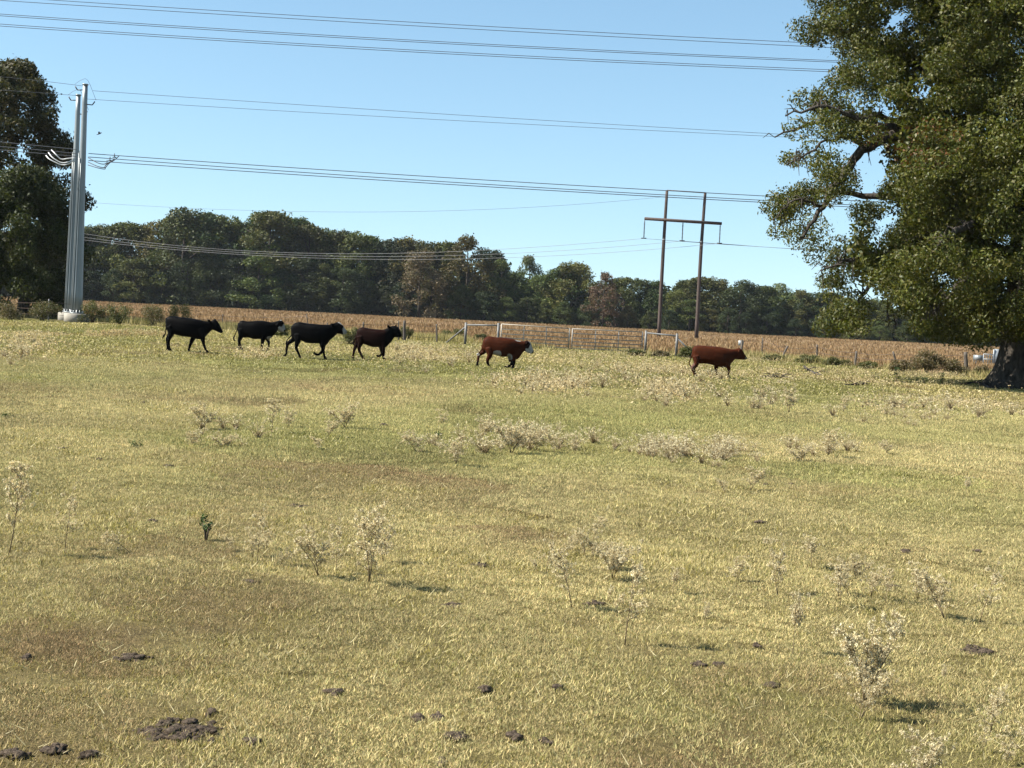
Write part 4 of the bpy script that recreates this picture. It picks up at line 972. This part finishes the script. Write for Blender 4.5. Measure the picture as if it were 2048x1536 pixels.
# white-faced brown cow
def p5(x, y, co):
    c = solid(RED * .9)(x, y, co); c = on(c, (x > 925) & (y > 395 + (960 - x) * 1.0), WHT); c = on(c, ell(x, y, 945, 455, 38, 60), DKB); c = on(c, ell(x, y, 1040, 575, 18, 22), BLK * 5)
    c = on(c, ell(x, y, 815, 388, 50, 16), WHT * .8); c = on(c, ell(x, y, 490, 590, 62, 55), WHT * .8); c = on(c, ell(x, y, 680, 640, 40, 45), WHT * .7); c = on(c, ell(x, y, 190, 600, 28, 24), WHT * 1.2); c = on(c, (y > 700), BLK * 3); return c
cow('cow', 930, 630, 270 / 2048, (720, 817),
    [((262, 445), (272, 525), .10), ((285, 368), (320, 565), .19), ((350, 325), (395, 600), .25), ((450, 340), (470, 612), .29), ((560, 345), (560, 640), .32), ((660, 355), (650, 636), .31), ((740, 370), (740, 665), .27), ((800, 388), (795, 680), .21),
     ((850, 398), (850, 615), .16), ((895, 402), (885, 560), .13), ((950, 390), (895, 552), .115), ((995, 425), (920, 562), .11), ((1018, 490), (960, 580), .088), ((1042, 545), (990, 592), .072), ((1046, 568), (1016, 592), .05)],
    [(1, [(305, 470, .15), (290, 555, .10), (212, 612, .06), (195, 700, .045), (180, 785, .045)]), (-1, [(370, 510, .16), (378, 610, .10), (342, 690, .06), (354, 760, .045), (364, 802, .046)]),
     (-1, [(730, 560, .15), (735, 670, .09), (737, 745, .056), (727, 795, .046), (722, 812, .046)]), (1, [(690, 580, .13), (692, 690, .08), (712, 768, .055), (655, 782, .042), (612, 786, .042)])],
    [(285, 400, .04), (268, 460, .026), (256, 520, .024), (225, 565, .024), (190, 600, .045), (178, 612, .03)],
    [((945, 420), (928, 450), -1), ((950, 415), (945, 400), 1)], p5, 'brown cow with white face and white tail tip in front of the gate')
# reddish cow
def p6(x, y, co):
    c = solid(RED)(x, y, co); c = on(c, ell(x, y, 1165, 440, 30, 28), np.array((.16, .14, .10))); c = on(c, ell(x, y, 340, 560, 40, 60), RED * 1.5 + .05); return c
cow('cow', 1340, 660, 270 / 2048, (380, 712),
    [((340, 305), (346, 430), .10), ((365, 252), (390, 525), .20), ((450, 242), (450, 520), .25), ((560, 250), (550, 522), .29), ((680, 258), (660, 545), .32), ((790, 274), (790, 580), .31), ((870, 290), (865, 570), .26), ((930, 298), (930, 510), .20),
     ((985, 300), (985, 455), .14), ((1045, 285), (1010, 455), .115), ((1095, 312), (1040, 458), .11), ((1132, 378), (1080, 458), .088), ((1165, 424), (1112, 462), .072), ((1176, 440), (1142, 462), .05)],
    [(-1, [(395, 410, .16), (395, 510, .10), (332, 580, .062), (352, 640, .045), (368, 700, .046)]), (1, [(405, 420, .15), (408, 530, .09), (372, 590, .055), (378, 645, .043), (398, 705, .044)]),
     (-1, [(860, 470, .15), (870, 560, .09), (888, 615, .055), (872, 670, .043), (880, 725, .046)]), (1, [(720, 470, .14), (712, 565, .085), (706, 620, .055), (712, 670, .043), (722, 720, .046)])],
    [(355, 280, .04), (335, 390, .026), (298, 470, .022), (292, 520, .022), (315, 560, .03), (345, 575, .02)],
    [((1050, 320), (1030, 345), -1), ((1060, 300), (1058, 280), 1)], p6, 'solid reddish brown cow at the head of the line, on the right', cat='cow')

# ------------------------------------------------------------------ dry weeds
WPAL = [(.70, .63, .41), (.60, .535, .345), (.77, .70, .48), (.47, .41, .265), (.32, .265, .165)]  # last brown paints the shadows among the leaves into their colours
def weed_proto(seed, dense):
    rng = np.random.default_rng(seed); b = MB(); tips = []
    nst = int(rng.integers(2, 5)) if dense else 1
    for si in range(nst):
        la = rng.uniform(0, 6.283); lean = rng.uniform(.12, .5) if nst > 1 else rng.uniform(0, .2); hh = rng.uniform(.65, 1.0) * (1 - .25 * lean)
        w1, w2 = rng.uniform(0, 6.28, 2); low = rng.uniform(.12, .3) if dense else rng.uniform(.25, .4)
        axis = lambda t: np.array((math.cos(la) * lean * t ** 1.3 + .03 * math.sin(5 * t + w1) * t, math.sin(la) * lean * t ** 1.3 + .03 * math.sin(4 * t + w2) * t, t * hh))
        b.tube([np.array((0, 0, -.02)), axis(.25), axis(.55), axis(.9)], [.010, .008, .005, .002], 5)
        nb = int(rng.integers(9, 14)) if nst > 1 else int(rng.integers(14, 20))
        for i in range(nb):
            t0 = rng.uniform(low, .95); a = rng.uniform(0, 6.283); el = rng.uniform(.2, 1.1); L = rng.uniform(.10, .34) * (1.2 - .6 * t0)
            st = axis(t0); d = np.array((math.cos(a) * math.cos(el), math.sin(a) * math.cos(el), math.sin(el)))
            m = st + d * L * .5 + rng.normal(0, .015, 3); e = st + d * L + np.array((0, 0, .04)) + rng.normal(0, .02, 3); e[2] = min(e[2], 1.02); b.tube([st, m, e], [.0042, .003, .002], 4, cap=False)
            for q in range(int(rng.integers(2, 6))):
                f = rng.uniform(.2, 1.0); s0 = st + (e - st) * f; d2 = d * .5 + rand_unit(rng, 1)[0]; d2[2] = abs(d2[2]) * .7; e2 = s0 + d2 / np.linalg.norm(d2) * rng.uniform(.04, .15)
                b.tube([s0, (s0 + e2) / 2, e2], [.0024, .002, .0014], 3, cap=False); tips += [e2, s0 + (e2 - s0) * rng.uniform(.4, .8)]
            tips += [e, m]
    sm = b.mesh('stem', [M['weedstem']])
    w_ = rng.uniform(.1, 1.6, len(tips)) ** 2
    V, Q, c = leaves(np.array(tips), np.full(len(tips), .030), int(len(tips) * (16 if dense else 14)), .027, .0128, rng, WPAL, .05, .2, wts=w_)
    V[:, 2] = np.maximum(V[:, 2], .03)
    return sm, mesh_np('foliage', V, Q, [M['weed']], c)
WP = [weed_proto(200 + i, i % 3 != 2) for i in range(9)]
def far_weed(seed):
    rng = np.random.default_rng(seed); tips = rng.normal(0, 1, (26, 3)) * np.array((.30, .26, .22)) + np.array((0, 0, .55))
    V, Q, c = leaves(tips, np.full(26, .075), 230, .062, .03, rng, WPAL, .1, .2)
    b = MB()
    for t in tips: b.tube([(0, 0, -.02), (t[0] * .3, t[1] * .3, .3), t], [.012, .009, .004], 3, cap=False)
    Vb = np.concatenate(b.V); Qb = np.concatenate(b.Q); nb = len(Qb)
    cb = np.tile((.36, .29, .17), (len(Vb), 1))
    return mesh_np('dry_weed', np.concatenate([Vb, V]), np.concatenate([Qb, Q + len(Vb)]), [M['weed']], np.concatenate([cb, c]))
FW = [far_weed(300 + i) for i in range(6)]
def weed(px, py, hpx, i, label, lean=0.0, wid=1.0, group=None):
    g0 = G(px, py); h = hpx / F * g0.y * 1.02
    e = empty('dry_weed', tuple(g0)); tag(e, label, 'weed', group)
    sm, fm = WP[i % 9]
    for nm, dta in (('stem', sm), ('foliage', fm)):
        o = link(nm, dta, e)
    e.scale = (h * wid, h * wid, h); e.rotation_euler = (0, lean, i * 1.7)
    return e
NEAR = [(18, 1110, 195, 2, 'tall thin pale weed at the left edge of the photo', -.1, .8), (130, 1095, 125, 5, 'thin wispy weed second from the left edge', -.15, .8), (262, 1106, 70, 2, 'pale broken weed sprawling low near the dung pile at left', .9, 1.1),
        (514, 1132, 110, 5, 'small pale weed left of the pair of bushy weeds', -.05, .8), (638, 1156, 135, 0, 'pale weed just left of the big bushy weed', -.12, .95), (672, 1150, 110, 5, 'slim weed close against the big bushy weed', .05, .7), (738, 1166, 175, 1, 'big bushy pale weed in the left middle foreground', .03, .95), (766, 1126, 100, 3, 'weed half hidden behind the big bushy weed', .12, .9),
        (1145, 1210, 135, 2, 'leaning pale weed in the centre foreground', .3, .9), (1092, 1148, 78, 5, 'short weed left of the leaning centre weed', -.1, 1.0), (1250, 1282, 195, 5, 'tall forked weed with a long bare stem right of centre', -.08, .85), (1225, 1160, 85, 4, 'pale weed behind the leaning centre weed', .1, 1.1), (1345, 1192, 75, 8, 'small weed right of the tall forked weed', 0, .9), (1408, 1250, 72, 8, 'little weed standing alone right of the tall forked weed', .1, .7),
        (1555, 1195, 130, 3, 'upright pale weed with crowded tips in the right foreground', -.12, .7), (1586, 1300, 165, 8, 'thin weed with a long dark stem in the right foreground', -.05, .6), (1680, 1215, 90, 2, 'pale weed left of the long dark dung streak', .1, 1.1), (1728, 1402, 225, 4, 'large bushy weed in the lower right foreground', .03, .8), (1718, 1440, 120, 6, 'shorter weed in front of the large bushy weed, lower right', -.15, .9),
        (1890, 1236, 120, 7, 'spreading weed with bent side branch near the right edge', -.12, 1.1), (1960, 1240, 125, 5, 'sparse weed nearest the right edge at mid height', -.25, .9), (1885, 1362, 60, 8, 'short bare-stemmed weed above the dung streak at right', .05, .7), (2052, 1535, 200, 1, 'pale weed cut by the right edge of the photo', -.25, .95), (1815, 1590, 150, 6, 'grey pale weed cut by the bottom edge', -.1, .9)]
for q in NEAR: weed(*q)
MID = [(410, 862, 70, 0, 'broad pale weed farthest left in the middle of the pasture', 1.4), (385, 892, 38, 1, 'low pale weed below the broad weed at left', 1.6), (450, 895, 36, 4, 'low sprawling weed right below the broad weed at left', 1.8), (542, 872, 72, 2, 'pale weed left of centre with a dark leaning stem', 1.3), (575, 860, 50, 3, 'pale weed touching the dark-stemmed one left of centre', 1.3), (690, 862, 62, 4, 'pale rounded weed above the long dung streak', 1.3), (655, 880, 36, 6, 'low weed left below the rounded weed', 1.3), (640, 905, 34, 7, 'low weed in the brown patch left of centre', 1.5),
       (832, 908, 58, 0, 'pale weed left of the small green plant', 1.4), (885, 852, 42, 3, 'pale weed above the small green plant', 1.3), (912, 930, 68, 1, 'pale weed with three dark stems near centre', 1.3), (1022, 906, 86, 4, 'tall pale weed with slanting dark stem at centre', 1.2), (955, 884, 54, 6, 'pale weed left of the slanting-stem weed', 1.2), (1075, 902, 60, 0, 'pale weed right of the slanting-stem weed', 1.3), (1110, 906, 52, 7, 'small weed second right of the slanting-stem weed', 1.2), (1150, 908, 46, 3, 'small weed third right of the slanting-stem weed', 1.2),
       (1655, 915, 64, 1, 'bushy pale weed right of the long drift', 1.5), (1600, 922, 44, 4, 'low weed left of the bushy pale weed at right', 1.5), (1775, 912, 38, 0, 'low pale weed standing alone right of the bushy one', 1.4), (1578, 828, 78, 3, 'tall pale weed on the green strip right of centre', 1.0), (1520, 808, 46, 4, 'pale weed left of the tall weed on the green strip', 1.1), (1686, 828, 40, 1, 'small pale weed right of the tall weed on the green strip', 1.2), (1932, 992, 50, 8, 'lone small weed on the green grass near the right edge', 1.0), (1500, 985, 52, 6, 'pale weed beside the dark clods right of centre', 1.2), (1450, 990, 34, 7, 'low weed left of the dark clods right of centre', 1.4), (790, 718, 44, 8, 'dark twiggy weed just in front of the dark brown cow', 1.0)]
for x, y, h, i, l, wd in MID: weed(x, y, h, i, l, random.uniform(-.12, .12), wd)
DRIFTS = [(1060, 890, 110, 22, 50, 24, 'pale dry weed scattered around the slanting-stem weed at centre'), (850, 895, 70, 20, 42, 9, 'pale dry weed scattered around the small bright green plant'), (1640, 905, 80, 16, 42, 12, 'pale dry weed scattered beside the bushy weed right of the drift'), (430, 878, 70, 20, 42, 9, 'pale dry weed scattered below the broad weed at left'), (1520, 815, 70, 18, 40, 8, 'pale dry weed scattered on the green strip right of centre'),
          (1150, 1125, 130, 45, 75, 10, 'thin dry weed in the sparse foreground patch at centre'), (1640, 1190, 150, 70, 80, 9, 'thin dry weed in the sparse foreground patch at right'), (1990, 1470, 50, 60, 110, 3, 'thin dry weed in the bottom right corner'), (600, 1115, 120, 30, 70, 5, 'thin dry weed around the big bushy weed'), (1360, 905, 130, 22, 48, 46, 'pale dry weed in the long drift right of centre'), (1110, 775, 115, 16, 36, 26, 'pale dry weed in the drift in front of the white-faced brown cow'), (1335, 792, 80, 20, 38, 18, 'pale dry weed in the patch below the reddish cow'), (1860, 830, 150, 24, 38, 26, 'pale dry weed in the scattered drift below the big oak'), (855, 722, 80, 20, 34, 16, 'pale dry weed behind the gap between the brown cows'), (40, 700, 60, 36, 34, 12, 'pale dry weed at the far left edge of the pasture'), (1250, 745, 120, 20, 26, 16, 'pale dry weed between the white-faced cow and the reddish cow'), (1420, 762, 60, 14, 28, 7, 'pale dry weed around the legs of the reddish cow'), (1460, 905, 50, 22, 46, 12, 'pale dry weed at the right end of the long drift')]
rd = random.Random(6)
for cx, cy, wx, wy, hp, n, lab in DRIFTS:
    for k in range(n):
        px = cx + wx * max(-1.3, min(1.3, rd.gauss(0, .55))); py = cy + wy * max(-1.2, min(1.2, rd.gauss(0, .5)))
        if cy > 1000: weed(px, py, hp * rd.uniform(.5, 1.1), k * 2 + 1, lab, rd.uniform(-.3, .3), rd.uniform(.8, 1.3), lab.replace('thin dry weed', 'weeds')); continue
        g0 = G(px, py); o = link('dry_weed', FW[k % 6], None, tuple(g0)); h = hp * rd.uniform(.45, 1.05) / F * g0.y
        o.scale = (h * 1.3, h * 1.3, h); o.rotation_euler = (rd.uniform(-.15, .15), rd.uniform(-.15, .15), rd.uniform(0, 6.28)); tag(o, lab, 'weed', lab.replace('pale dry weed', 'weeds'))

# ------------------------------------------------------------------ green plants
def green_plant(px, py, wpx, hpx, label, seed, n=90):
    rng = np.random.default_rng(seed); g0 = G(px, py); s = g0.y / F; r = wpx * s / 2; h = hpx * s
    root = empty('green_plant', tuple(g0)); tag(root, label, 'plant')
    C = [(rng.uniform(-r, r) * .6, rng.uniform(-r, r) * .6, h * rng.uniform(.25, .9)) for _ in range(8)]
    V, Q, c = leaves(C, np.full(8, r * .4), n, max(.035, h * .16), max(.014, h * .05), rng, [(.06, .10, .03), (.08, .13, .035), (.045, .075, .025)], .2, .3)
    V[:, 2] = np.maximum(V[:, 2], .01); link('foliage', mesh_np('foliage', V, Q, [M['bush']], c), root)
    b = MB()
    for e in C[:5]: b.tube([(0, 0, -.02), (e[0] * .4, e[1] * .4, e[2] * .5), e], [.006 + h * .01, .005, .003], 4)
    b.build('stem', M['twig'], root)
green_plant(412, 1082, 34, 60, 'small upright green plant left of the weeds in the foreground', 1)
green_plant(275, 896, 44, 14, 'low dark green plant in the brown patch at left', 2, 120)
green_plant(876, 882, 22, 22, 'small bright green plant among the pale weeds at centre', 3)
green_plant(1792, 768, 18, 34, 'dark green upright plant under the left side of the oak', 4)
green_plant(1748, 764, 26, 16, 'dark green clump with a white scrap left of the oak', 5)
green_plant(1848, 770, 18, 20, 'green plant nearer the oak trunk', 6)
green_plant(1885, 770, 22, 28, 'dark leafy plant just left of the fallen branch', 7)
green_plant(15, 835, 30, 14, 'low green tuft at the left edge', 8, 110)

# ------------------------------------------------------------------ dung and clods
def lumps(rng, w_, dpt, h, n):
    V = []; Q = []; T = []; k, m = 9, 6
    mb = MB(); kk = 22; ph0 = rng.uniform(0, 6.28, 4); ring = []
    for q, zz in ((1.0, -.01), (.8, h * .22), (.4, h * .30)):
        for j in range(kk):
            p = j / kk * 6.283; r = q * (1 + .22 * math.sin(2 * p + ph0[0]) + .18 * math.sin(3 * p + ph0[1]) + .13 * math.sin(7 * p + ph0[2]) + .08 * rng.normal()); ring.append((r * .62 * w_ * math.cos(p), r * .62 * dpt * math.sin(p), zz * rng.uniform(.6, 1.3)))
    ring.append((0, 0, h * .3)); mb.add(ring, [(a * kk + j, a * kk + (j + 1) % kk, (a + 1) * kk + (j + 1) % kk, (a + 1) * kk + j) for a in range(2) for j in range(kk)], [(3 * kk, 2 * kk + j, 2 * kk + (j + 1) % kk) for j in range(kk)])
    for i in range(n):
        cx, cy = np.clip(rng.normal(0, .42), -.9, .9) * w_, np.clip(rng.normal(0, .4), -.85, .85) * dpt
        edge = max(.25, 1 - abs(cx) / (w_ * 1.4)); r = h * rng.uniform(.12, .7) * edge; e = rng.uniform(.9, 2.4)
        ph = rng.uniform(0, 6.28, 3); vv = []
        for a in range(m + 1):
            t = a / m * math.pi
            for j in range(k):
                p = j / k * 6.283; q = r * (1 + .25 * math.sin(2 * p + ph[0]) * math.sin(t) + .22 * math.sin(3 * t + ph[1]) + .16 * rng.normal() * math.sin(t))
                vv.append((cx + q * e * math.sin(t) * math.cos(p + ph[2]), cy + q * e * math.sin(t) * math.sin(p + ph[2]), r * .32 + q * math.cos(t) * .85))
        mb.add(vv, [(a * k + j, (a + 1) * k + j, (a + 1) * k + (j + 1) % k, a * k + (j + 1) % k) for a in range(m) for j in range(k)])
    return mb
SM = 'small dark dung clod'
DUNG = [(265, 1332, 84, 22, 9, 'cluster of dark clods above the bottom-left dung spread'), (355, 1478, 240, 26, 26, 'wide dark spread of broken dung near the bottom left'), (30, 1532, 70, 18, 6, 'brown dung lump in the bottom left corner'), (108, 1522, 56, 24, 5, 'tall dark dung lump by the bottom left corner'), (176, 1530, 34, 16, 3, 'round dark dung lump right of the bottom left corner'),
        (965, 1134, 56, 16, 6, 'dark dung pile in the centre between the weeds'), (912, 1466, 60, 24, 7, 'dung pile with loose straw near the bottom centre'), (1030, 1464, 30, 14, 3, SM + ' right of the straw-strewn dung pile near the bottom'), (1092, 1473, 36, 12, 3, SM + ' farthest right of the bottom centre clods'), (836, 1436, 20, 12, 2, SM + ' left above the straw-strewn dung pile'), (876, 1430, 18, 10, 2, SM + ' just above the straw-strewn dung pile'), (882, 1518, 24, 16, 2, SM + ' below the straw-strewn dung pile'), (668, 1393, 18, 12, 2, SM + ' in the open grass left of the bottom centre'), (972, 1380, 30, 16, 3, 'greyish clod in the grass right of the bottom centre'), (1116, 1374, 18, 10, 2, SM + ' right of the greyish clod'), (420, 1437, 30, 10, 3, SM + ' above the right end of the wide dung spread'), (505, 1492, 24, 10, 2, SM + ' at the right tip of the wide dung spread'),
        (305, 1044, 46, 14, 5, 'dark dung pile at left above the sprawling weed'), (598, 1010, 60, 10, 6, 'flat dung pile behind the big bushy weed'), (198, 922, 26, 12, 3, 'pale-topped dark clod in the brown patch at left'), (338, 932, 36, 7, 4, 'flat dark clod in the brown patch left of centre'), (768, 858, 46, 8, 5, 'long dark dung streak above the pale weeds near centre'), (288, 811, 20, 6, 2, SM + ' at far left beyond the broad pale weed'), (334, 823, 12, 7, 1, SM + ' alone left of the broad pale weed'), (180, 812, 30, 7, 3, SM + ' flat, second of the far left row'), (178, 798, 14, 7, 2, SM + ' above the flat one of the far left row'), (126, 790, 20, 7, 2, SM + ' first of the far left row'), (456, 800, 22, 9, 2, 'grey clod beside the broad pale weed at left'), (370, 790, 8, 6, 1, SM + ' above the broad pale weed'), (125, 903, 30, 8, 3, SM + ' in the brown patch nearest the left edge'), (180, 952, 70, 8, 6, 'string of brown clods under the brown patch at left'),
        (1786, 1174, 42, 10, 4, 'dark dung clod among the weeds at right'), (1955, 1296, 92, 12, 9, 'long dark dung streak near the right edge'), (1520, 1058, 40, 9, 4, SM + ' right of centre behind the crowded-tip weed'), (1580, 972, 34, 14, 4, 'dark clods on the green grass right of centre'), (1530, 974, 20, 8, 2, SM + ' left of the clods on the green grass'), (1545, 1370, 24, 12, 2, SM + ' left of the large bushy weed'), (1514, 1286, 26, 8, 2, SM + ' beside the thin dark-stemmed weed'), (1956, 1112, 24, 10, 2, SM + ' among the bent weed tips near the right edge'), (1810, 1110, 26, 8, 2, SM + ' left of the weeds near the right edge'), (52, 1329, 18, 9, 2, SM + ' near the left edge above the wide dung spread'), (1395, 1325, 40, 8, 4, SM + ' left of the thin dark-stemmed weed'), (1440, 1326, 40, 6, 3, SM + ' second left of the thin dark-stemmed weed'), (770, 915, 16, 5, 1, SM + ' below the long streak near centre'), (962, 902, 12, 8, 1, SM + ' by the foot of the slanting-stem weed'), (500, 1178, 40, 12, 4, 'brown withered clump left of the big bushy weed'), (905, 1210, 60, 14, 5, 'brown withered clump below the dark dung pile at centre'), (1190, 1204, 60, 12, 5, 'brown withered clump beside the stem of the leaning centre weed'),
        (90, 765, 16, 5, 2, SM + ' far off at the left edge below the footing'), (600, 745, 14, 6, 1, SM + ' far off below the third black cow'), (720, 757, 14, 6, 1, SM + ' far off below the dark brown cow'), (815, 766, 18, 7, 2, SM + ' far off between the two brown cows'), (560, 738, 20, 5, 2, SM + ' far off below the second black cow'), (894, 770, 10, 6, 1, SM + ' far off below the white-faced cow'), (1640, 757, 30, 6, 3, SM + ' far off under the broken branch')]
for i, (px, py, ww, hh, n, lab) in enumerate(DUNG):
    rng = np.random.default_rng(500 + i); g0 = G(px, py - 2); s = g0.y / F
    hz = min(.036 if ww > 150 else .045 if ww > 45 else .052, max(.030, hh * s * .45)); ww = ww * .75 if lab.startswith(SM) else ww; mb = lumps(rng, ww * s / 2, min(.35, max(.06, ww * s * .4)), hz, n * 4)
    o = mb.build('dung_clod', M['dung'], None, True, (g0.x, g0.y, g0.z + .008))
    tag(o, lab, 'dung', 'small dung clods' if lab.startswith(SM) else 'dung piles')

# fallen branch, sticks and scraps
def stick(pts, r, label, name='fallen_branch'):
    W3 = []
    for x, y, z in pts:
        g0 = G(x, y); W3.append(Vector((g0.x, g0.y, g0.z + z)))
    o = W3[0].copy(); P, rr = smooth_path([p - o for p in W3], [r, r, r * .8, r * .5][:len(W3)] if len(W3) <= 4 else [r] * len(W3), 5); b = MB(); b.tube(P, rr, 6)
    n = len(P)
    for k in range(3):
        i = n // 3 + k * n // 5; b.tube([P[i], P[i] + np.array((.25 * (-1) ** k, -.1, .12)), P[i] + np.array((.5 * (-1) ** k, -.2, .1))], [r * .6, r * .4, r * .15], 5)
    tag(b.build(name, M['bark'], None, True, tuple(o)), label, 'branch')
stick([(1998, 778, .03), (1978, 776, .06), (1955, 771, .16), (1920, 770, .04)], .06, 'fallen bare branch arching beside the oak trunk')
stick([(1690, 772, .03), (1712, 770, .05), (1735, 770, .02)], .035, 'thin dead stick on the grass left of the oak')
stick([(1608, 741, .18), (1622, 746, .08), (1645, 752, .02)], .06, 'broken dark branch lying behind the pale drift')
stick([(1522, 754, .03), (1548, 755, .06), (1576, 755, .03)], .05, 'dark dead stick ahead of the reddish cow')
def bird():
    p = at(198, 268, 95); b = MB(); b.tube([(-.16, 0, -.06), (-.05, 0, -.01), (.06, 0, .04), (.15, 0, .07)], [.01, .035, .04, .012], 6); o = b.build('bird', M['dark'], None, True, tuple(p)); tag(o, 'tiny dark bird flying right of the steel poles', 'bird')
    for s in (-1, 1):
        w_ = MB(); w_.add([(-.05, 0, .0), (.06, 0, .03), (.10, s * .22, .12), (.0, s * .2, .11), (.06, s * .42, .10), (-.05, 0, .012), (.06, 0, .042), (.10, s * .22, .132), (.0, s * .2, .122)], [(0, 1, 2, 3), (5, 8, 7, 6)], [(3, 2, 4), (8, 4, 7)]); w_.build('wing', M['dark'], o)
bird()

# ------------------------------------------------------------------ a little autumn haze
b = MB(); b.box((0, 3000, 19), (4500, 3100, 20.5))
hz = link('haze', b.mesh('haze', [])); tag(hz, 'thin pale haze softening the far woods', 'haze', kind='stuff')
hm = bpy.data.materials.new('haze'); hm.use_nodes = True; t = hm.node_tree; t.nodes.clear(); oo = t.nodes.new('ShaderNodeOutputMaterial'); pv = t.nodes.new('ShaderNodeVolumePrincipled')
pv.inputs['Color'].default_value = (.86, .92, 1, 1); pv.inputs['Density'].default_value = .000045; pv.inputs['Anisotropy'].default_value = .2; t.links.new(pv.outputs[0], oo.inputs['Volume']); hz.data.materials.append(hm)
